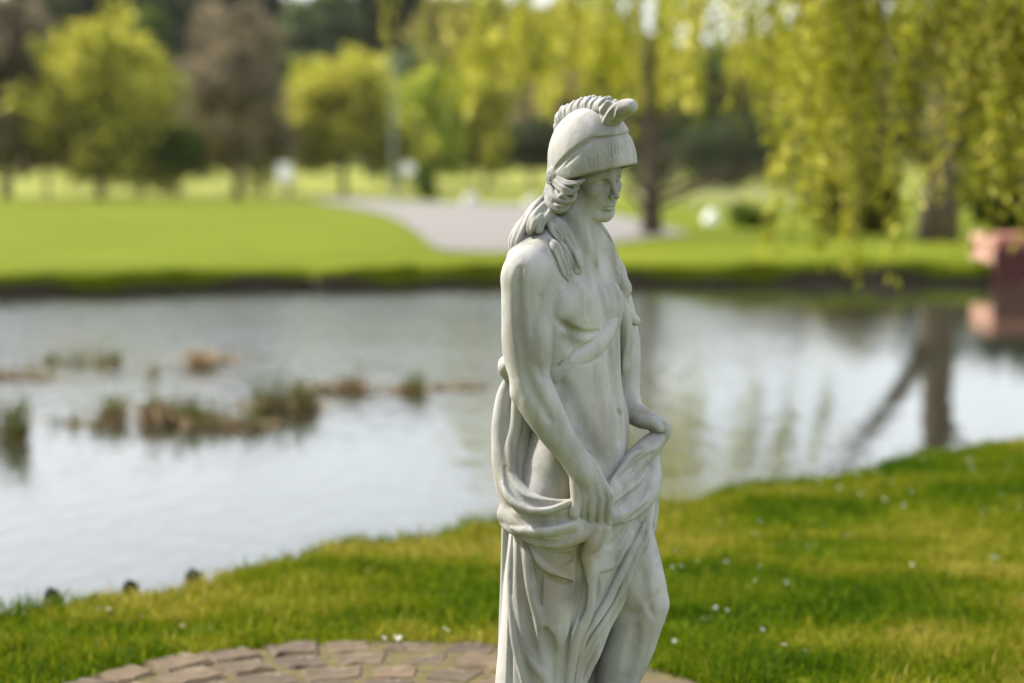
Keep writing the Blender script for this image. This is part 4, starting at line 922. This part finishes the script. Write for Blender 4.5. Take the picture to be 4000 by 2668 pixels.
def lock(V, P, k=3, strands=4, turn=1.6, raw=False):
    """a lock of hair: a core with strands wound round it"""
    if not raw: P = [(*seen(p[0], p[1], p[2]), p[3]) for p in P]
    C = catmull(P, 5); n = len(C)
    V.chain([(c[0], c[1], c[2], c[3]*.78) for c in C], 4, '+', 1, True)
    T = np.gradient(C[:, :3], axis=0); T /= np.linalg.norm(T, axis=1)[:, None]+1e-9
    A = np.cross(T, np.array([.2, .3, .93])); A /= np.linalg.norm(A, axis=1)[:, None]+1e-9; Bn = np.cross(T, A)
    for j in range(strands):
        f = 2*math.pi*j/strands+turn*np.linspace(0, 1, n)+P[0][0]*.7
        Q = C[:, :3]+(A*np.cos(f)[:, None]+Bn*np.sin(f)[:, None])*(C[:, 3:4]*.56)
        V.chain(np.hstack([Q, C[:, 3:4]*.46]), k, '+', 1, True)
def carve_hair(H, B, HV):
    V = Vol(axis(1955, 2450, ST_GH), axis(640, 1115, ST_GH), axis(-280, 310, ST_GH))
    src = [B]
    # gathered hair under the helmet rim
    for P in ([(2180, 698, 84, 14), (2215, 716, 124, 15), (2250, 716, 144, 12), (2282, 702, 152, 6)],
              [(2172, 712, 74, 18), (2205, 740, 120, 19), (2234, 748, 130, 15), (2256, 730, 138, 9)],
              [(2152, 735, 40, 22), (2170, 768, 92, 22), (2205, 786, 112, 20), (2236, 776, 114, 13), (2248, 752, 120, 8)],
              [(2140, 745, 20, 18), (2150, 785, 70, 22), (2172, 812, 96, 20), (2205, 814, 98, 14), (2225, 798, 102, 8)],
              [(2170, 690, -20, 34), (2166, 750, 0, 42), (2190, 805, 30, 42)],
              [(2140, 740, 0, 15), (2136, 752, 30, 15), (2150, 764, 62, 12)],
              [(2186, 766, 116, 9), (2198, 762, 126, 12), (2214, 772, 122, 8)],
              [(2160, 778, 92, 8), (2176, 776, 110, 11), (2186, 790, 112, 8)],
              [(2170, 800, 104, 8), (2188, 804, 116, 10), (2206, 798, 114, 7)]):
        lock(V, P, 2.5, 4, 1.2)
    # locks falling over the back of the shoulder
    for P in ([(2150, 770, -10, 34), (2092, 826, 10, 34), (2052, 886, 40, 30), (2020, 940, 64, 24), (2006, 985, 76, 18), (1986, 1018, 80, 12)],
              [(2120, 800, -30, 32), (2050, 872, -10, 30), (2012, 922, 10, 22), (1996, 975, 30, 14)],
              [(2148, 800, 40, 28), (2104, 838, 66, 30), (2084, 872, 84, 26), (2068, 905, 92, 14)],
              [(2150, 830, 70, 24), (2116, 862, 90, 24), (2104, 900, 104, 16)],
              [(2112, 838, 92, 10), (2090, 866, 104, 12), (2078, 894, 106, 8)]):
        lock(V, P, 3, 4, 1.8)
    # lock in front of the near shoulder: a broad fall that breaks into three strands
    for P, off in (([(2150, 828, 20), (2164, 868, 32), (2182, 912, 36), (2190, 945, 30)], .15),
                   ([(2188, 850, 18), (2204, 900, 24), (2226, 950, 24), (2246, 990, 24), (2256, 1030, 25), (2248, 1062, 16)], .35),
                   ([(2146, 930, 14), (2168, 958, 22), (2184, 1000, 20), (2204, 1050, 19), (2222, 1092, 12)], .5),
                   ([(2186, 940, 16), (2206, 975, 17), (2222, 1020, 15), (2228, 1070, 12)], .6),
                   ([(2196, 960, 24), (2214, 1000, 28), (2226, 1050, 20)], -.1),
                   ([(2246, 1020, 14), (2266, 1034, 12), (2264, 1058, 10), (2248, 1062, 8)], .9),
                   ([(2170, 850, 10), (2190, 890, 13), (2204, 926, 10)], 1.4)):
        lock(V, V.on(P, off, src), 3, 4, 1.5)
    base = V.snap()
    for P, o in (([(2176, 975, 10), (2192, 1010, 13), (2212, 1060, 10), (2220, 1088, 7)], .5), ([(2232, 990, 10), (2240, 1030, 12), (2236, 1066, 9)], .4),
                 ([(2160, 880, 10), (2178, 920, 12), (2196, 950, 8)], .6), ([(2250, 1040, 8), (2258, 1050, 10), (2248, 1056, 8)], .3)):
        V.chain(V.on(P, o, [base]), 6, '-')
    # far locks
    for P in ([(2310, 860, -60, 34), (2348, 925, -90, 36), (2376, 985, -110, 34), (2396, 1040, -120, 34), (2400, 1085, -120, 26)],
              [(2330, 900, -50, 20), (2360, 970, -72, 20), (2388, 1030, -84, 22), (2408, 1066, -90, 18)],
              [(2318, 890, -40, 16), (2340, 960, -52, 16), (2358, 1020, -58, 14), (2378, 1080, -64, 10)]):
        lock(V, P, 3, 4, 1.5)
    return V

def carve_cloth(B):
    V = Vol(axis(1900, 2640, ST_G), axis(1020, 2900, ST_G), axis(-290, 350, ST_G))
    # knots and fall of cloth on the far breast
    V.chain([(2400, 1050, -120, 28), (2424, 1095, -118, 32), (2440, 1128, -112, 30), (2430, 1160, -105, 20)], 10)
    V.chain([(2410, 1150, -80, 22), (2438, 1205, -92, 26), (2465, 1235, -104, 24), (2484, 1250, -108, 20)], 10)
    V.chain([(2418, 1160, -70, 16), (2436, 1230, -74, 24), (2450, 1310, -80, 28), (2444, 1390, -84, 22), (2444, 1432, -82, 20), (2436, 1462, -78, 8)], 8)
    V.chain([(2440, 1250, -66, 8), (2452, 1320, -58, 10), (2438, 1400, -62, 8), (2436, 1440, -66, 7)], 6)
    # sash across the breast, and its end behind the arm
    S = [(2168, 1448, 44), (2200, 1430, 44), (2240, 1406, 42), (2300, 1364, 38), (2350, 1312, 33), (2385, 1250, 28), (2412, 1190, 24), (2420, 1170, 18)]
    V.chain(V.on([(a, b, r*1.25) for a, b, r in S], -.92, [B.trunk], taper=False), 4, '+', 8)
    V.ell((1982, 1425, 20), (38, 42, 60), 10); V.chain([(1955, 1450, 20, 10), (1975, 1468, 30, 12), (2010, 1480, 40, 16)], 6)
    # cloth round the hips and legs
    V.loft([(1960, 2240, 8, 225, 195), (2060, 2250, 8, 262, 208), (2160, 2240, 15, 262, 205), (2300, 2205, 35, 240, 190), (2450, 2178, 45, 222, 182), (2660, 2140, 45, 205, 175), (2860, 2125, 45, 200, 170)], 10, p=2.3, yaw=20)
    V.loft([(2000, 2230, -70, 235, 130), (2200, 2220, -70, 250, 130), (2450, 2200, -80, 235, 120), (2860, 2180, -80, 225, 120)], 10, p=2.2, yaw=0)
    # bare leg steps out: cut the cloth along its edge
    u, v, w = V.pts((slice(None),)*3)
    Ed = np.array([(1900, 2640), (2070, 2556), (2145, 2518), (2268, 2470), (2392, 2414), (2472, 2370), (2602, 2318), (2668, 2285), (2900, 2200)], float)
    ue = np.interp(V.V, Ed[:, 0], Ed[:, 1]).astype(f32)[None, :, None]
    V.D = smax(V.D, (u-ue)*f32(.9)+np.minimum(w+60, 0)*f32(1.2), 16)
    # hanging strip behind the arm, running into the swag that the near hand lifts
    V.chain([(1990, 1470, 10, 16), (1972, 1540, 20, 32), (1962, 1640, 40, 40), (1962, 1740, 60, 44), (1974, 1840, 100, 48), (2010, 1920, 160, 50), (2075, 1972, 210, 46), (2160, 1990, 240, 40), (2250, 1985, 250, 34)], 12)
    V.chain([(2025, 1490, -20, 40), (2015, 1590, 0, 58), (2010, 1700, 10, 76), (2010, 1840, 40, 84), (2030, 1960, 90, 80)], 12)
    V.chain([(2500, 1830, -30, 50), (2490, 1920, -10, 66), (2480, 2010, 0, 70)], 10)
    V.chain([(2010, 1480, 60, 12), (2020, 1560, 66, 22), (2016, 1650, 76, 26), (1998, 1740, 96, 26), (2000, 1830, 130, 22)], 8)
    V.chain([(1985, 1880, 176, 14), (2004, 1944, 206, 16), (2062, 1988, 244, 15), (2140, 1992, 272, 13), (2210, 1970, 272, 11), (2250, 1950, 258, 10)], 10)
    V.chain([(1985, 2010, 120, 44), (2060, 2050, 200, 46), (2150, 2062, 240, 44), (2240, 2052, 252, 42)], 12)
    V.chain([(1978, 2040, 110, 28), (2010, 2068, 176, 26), (2080, 2100, 226, 28), (2170, 2120, 250, 30), (2255, 2100, 258, 30), (2325, 2062, 240, 26)], 8)
    V.chain([(2090, 2075, 262, 8), (2170, 2086, 282, 9), (2250, 2062, 284, 9)], 8)
    V.chain([(2300, 2050, 226, 40), (2355, 2055, 224, 36), (2345, 2095, 222, 34), (2318, 2140, 226, 26)], 14)
    # swags that run from the far fist across the belly
    V.chain([(2585, 1700, -60, 30), (2550, 1735, -30, 44), (2490, 1790, 20, 46), (2430, 1870, 95, 42), (2385, 1930, 160, 42), (2350, 1985, 200, 40)], 10)
    V.chain([(2600, 1690, -40, 20), (2560, 1745, 10, 18), (2500, 1775, 50, 14), (2440, 1830, 100, 13), (2400, 1890, 160, 12)], 10)
    V.chain([(2556, 1790, -30, 26), (2546, 1870, 0, 44), (2514, 1945, 60, 48), (2450, 1996, 130, 44), (2390, 2020, 190, 36)], 10)
    V.chain([(2546, 1900, 50, 12), (2516, 1962, 100, 13), (2450, 2020, 166, 13), (2400, 2040, 205, 12)], 9)
    V.chain([(2566, 1750, -70, 18), (2560, 1820, -66, 20), (2548, 1900, -60, 26), (2552, 1990, -50, 28), (2545, 2070, -30, 26)], 8)
    V.chain([(2548, 1930, 0, 20), (2535, 2030, 40, 24), (2515, 2120, 60, 20)], 8)
    V.groove([(2430, 1862, 8), (2462, 1842, 11), (2492, 1822, 7)], .35, 6)
    V.chain([(1974, 2050, 30, 15), (1970, 2250, 30, 16), (1964, 2450, 30, 17), (1958, 2660, 30, 17), (1950, 2870, 30, 18)], 5)
    V.chain(V.on([(1996, 2080, 10), (1993, 2200, 15), (1991, 2350, 17), (1989, 2500, 18), (1989, 2650, 18), (1989, 2780, 18), (1989, 2880, 18)], .1, taper=False), 4, '-')
    V.chain([(2490, 1870, 0, 60), (2450, 1930, 60, 60), (2400, 1980, 110, 60)], 10)
    # ---------------- folds, laid on the surface (drawn at .6175 scale from the corner 1880, 1700)
    base = V.snap()
    def c(P): return [(1880+.6175*x, 1700+.6175*y, r*.72) for x, y, r in P]
    def R(P, off=0, k=8, src=[base]): V.chain(V.on(c(P), off, src), k*.5, '+', 6)
    def G(P, off=.2, k=8): V.chain(V.on(c(P), off, [base]), k*.6, '-', 6)
    # scooped hollows and rims of the hip swag
    G([(150, 200, 20), (175, 330, 34), (260, 420, 36), (380, 440, 34), (520, 420, 26), (590, 405, 16)], .45, 12)
    R([(130, 300, 16), (185, 410, 22), (300, 478, 22), (430, 478, 20), (540, 440, 18), (595, 410, 12)], .1, 8)
    G([(200, 500, 14), (290, 560, 22), (400, 572, 24), (520, 545, 18), (580, 520, 12)], .25, 8)
    R([(190, 590, 18), (270, 612, 26), (400, 618, 26), (520, 590, 20), (600, 560, 14)], .1, 9)
    G([(230, 640, 12), (350, 680, 18), (470, 690, 18), (570, 650, 12)], .5, 8)
    R([(330, 700, 14), (420, 728, 18), (540, 728, 18), (640, 690, 16)], -.1, 8)
    # swag from the far fist
    G([(1080, 110, 12), (1000, 180, 18), (930, 240, 20), (860, 300, 14)], .3, 8)
    R([(1040, 90, 16), (960, 130, 18), (880, 230, 16), (820, 300, 14)], .1, 8)
    R([(1060, 200, 16), (1010, 280, 18), (930, 350, 18), (850, 420, 14)], .1, 9)
    G([(1075, 260, 12), (1030, 370, 18), (950, 440, 18), (860, 490, 14)], .4, 9)
    G([(1060, 430, 10), (980, 510, 16), (880, 555, 12)], .1, 7)
    # skirt: upright folds on the near side
    R([(192, 640, 16), (187, 800, 20), (185, 1000, 21), (195, 1180, 21), (215, 1350, 21), (262, 1540, 20), (320, 1800, 18)], .25, 7)
    G([(228, 640, 18), (235, 820, 38), (252, 1000, 44), (285, 1180, 46), (320, 1330, 36), (350, 1420, 20)], .4, 12)
    R([(268, 670, 20), (290, 800, 26), (312, 960, 28), (340, 1090, 26), (372, 1200, 22), (372, 1250, 12)], .25, 8)
    G([(330, 740, 20), (345, 880, 34), (365, 1020, 30), (395, 1140, 18)], .35, 12)
    R([(310, 705, 16), (370, 800, 22), (440, 870, 24), (510, 905, 22), (580, 925, 14)], .2, 8)
    G([(380, 740, 18), (460, 790, 30), (550, 790, 30), (615, 740, 18)], .3, 10)
    G([(390, 860, 14), (470, 920, 24), (560, 955, 22), (600, 960, 12)], .35, 9)
    V.ell((2172, 2420, base.surf(2172, 2420)-36), (70, 130, 56), 40)
    G([(410, 1230, 20), (430, 1330, 34), (450, 1450, 36), (470, 1600, 30)], .55, 25)
    R([(290, 1400, 16), (340, 1490, 22), (400, 1560, 22), (440, 1700, 18)], .1, 14)
    G([(630, 690, 16), (634, 800, 26), (630, 950, 26), (610, 1120, 22), (560, 1240, 18), (530, 1400, 16), (500, 1600, 16)], .15, 8)
    # the fold that drops from the near hand
    R([(760, 600, 28), (700, 690, 34), (672, 760, 34), (690, 850, 34), (690, 1000, 36), (680, 1130, 36), (640, 1240, 34), (600, 1340, 32), (575, 1480, 30), (560, 1620, 26), (550, 1850, 24)], .2, 8)
    R([(735, 650, 14), (700, 760, 16), (728, 870, 16), (722, 960, 14), (700, 1080, 12)], .8, 6)
    G([(660, 880, 10), (668, 980, 16), (660, 1100, 14), (620, 1220, 10)], 1.0, 8)
    G([(745, 900, 14), (745, 1000, 22), (725, 1130, 22), (670, 1260, 22), (630, 1370, 20), (605, 1500, 18), (590, 1650, 16)], .2, 7)
    # hem of the upper layer
    R([(735, 878, 14), (800, 850, 18), (862, 815, 18), (905, 730, 18), (950, 640, 18), (990, 560, 14)], .1, 7)
    G([(790, 700, 16), (850, 700, 26), (900, 640, 22), (940, 560, 14)], .6, 14)
    # slanting folds along the bare thigh
    G([(1010, 600, 12), (950, 700, 20), (885, 830, 22), (825, 960, 22), (760, 1090, 22), (690, 1210, 20), (640, 1310, 16)], .15, 7)
    R([(1040, 560, 16), (1000, 660, 24), (935, 790, 26), (870, 930, 26), (805, 1070, 25), (730, 1190, 24), (660, 1300, 22), (625, 1420, 20), (600, 1600, 18)], .2, 7)
    G([(1035, 650, 12), (990, 760, 19), (930, 880, 21), (860, 1010, 20), (790, 1150, 20), (700, 1280, 18), (650, 1400, 14)], .15, 6)
    R([(1080, 560, 18), (1055, 660, 24), (1010, 740, 26), (960, 860, 25), (900, 990, 24), (830, 1120, 23), (770, 1220, 22), (690, 1340, 20), (640, 1460, 18), (615, 1600, 16)], 0, 7, [base, B])
    G([(770, 1290, 12), (730, 1370, 20), (690, 1450, 22), (650, 1560, 18)], .25, 7)
    R([(1060, 720, 12), (980, 890, 15), (895, 1070, 16), (815, 1220, 16), (745, 1390, 16), (680, 1530, 16), (620, 1680, 14)], .05, 6, [base, B])
    R([(1095, 600, 14), (1040, 705, 20), (965, 900, 22), (880, 1100, 22), (805, 1235, 22), (735, 1420, 22), (665, 1565, 20)], -.1, 8, [base, B])
    return V

def make_statue():
    root = bpy.data.objects.new('garden_statue', None); COL.objects.link(root); root.location = (0, ST_Y, 0)
    root['label'] = 'weathered grey stone statue of a helmeted figure lifting its draped cloth'; root['category'] = 'statue'
    H = Frame((2310, 686, 0), 42, 10, 8)
    m = stone_material()
    B = carve_body(H); HV = carve_helmet(H); CV = carve_crest(H); HR = carve_hair(H, B, HV); D = carve_cloth(B)
    skin(B, 'body', m, root); h = skin(HV, 'helmet', m, root, 1); skin(CV, 'crest', m, h, 1); skin(HR, 'hair', m, root, 1); skin(D, 'drapery', m, root, 1)
    mp_ = plain('plinth_stone', (.40, .39, .36), .9, .2, 8, .4)
    zf = EYE-(2895-HOR_V)*ST_K*ST_VS
    mesh_obj('base_slab', *box((.16, 0, zf-.03), (.46, .46, .10), .012), m, root); mesh_obj('plinth', *box((.16, 0, (zf-.08)/2), (.52, .52, zf-.08), .015), mp_, root)
    return root
ST_G, ST_GF, ST_GH = 4.5, 2.0, 2.6
make_statue()
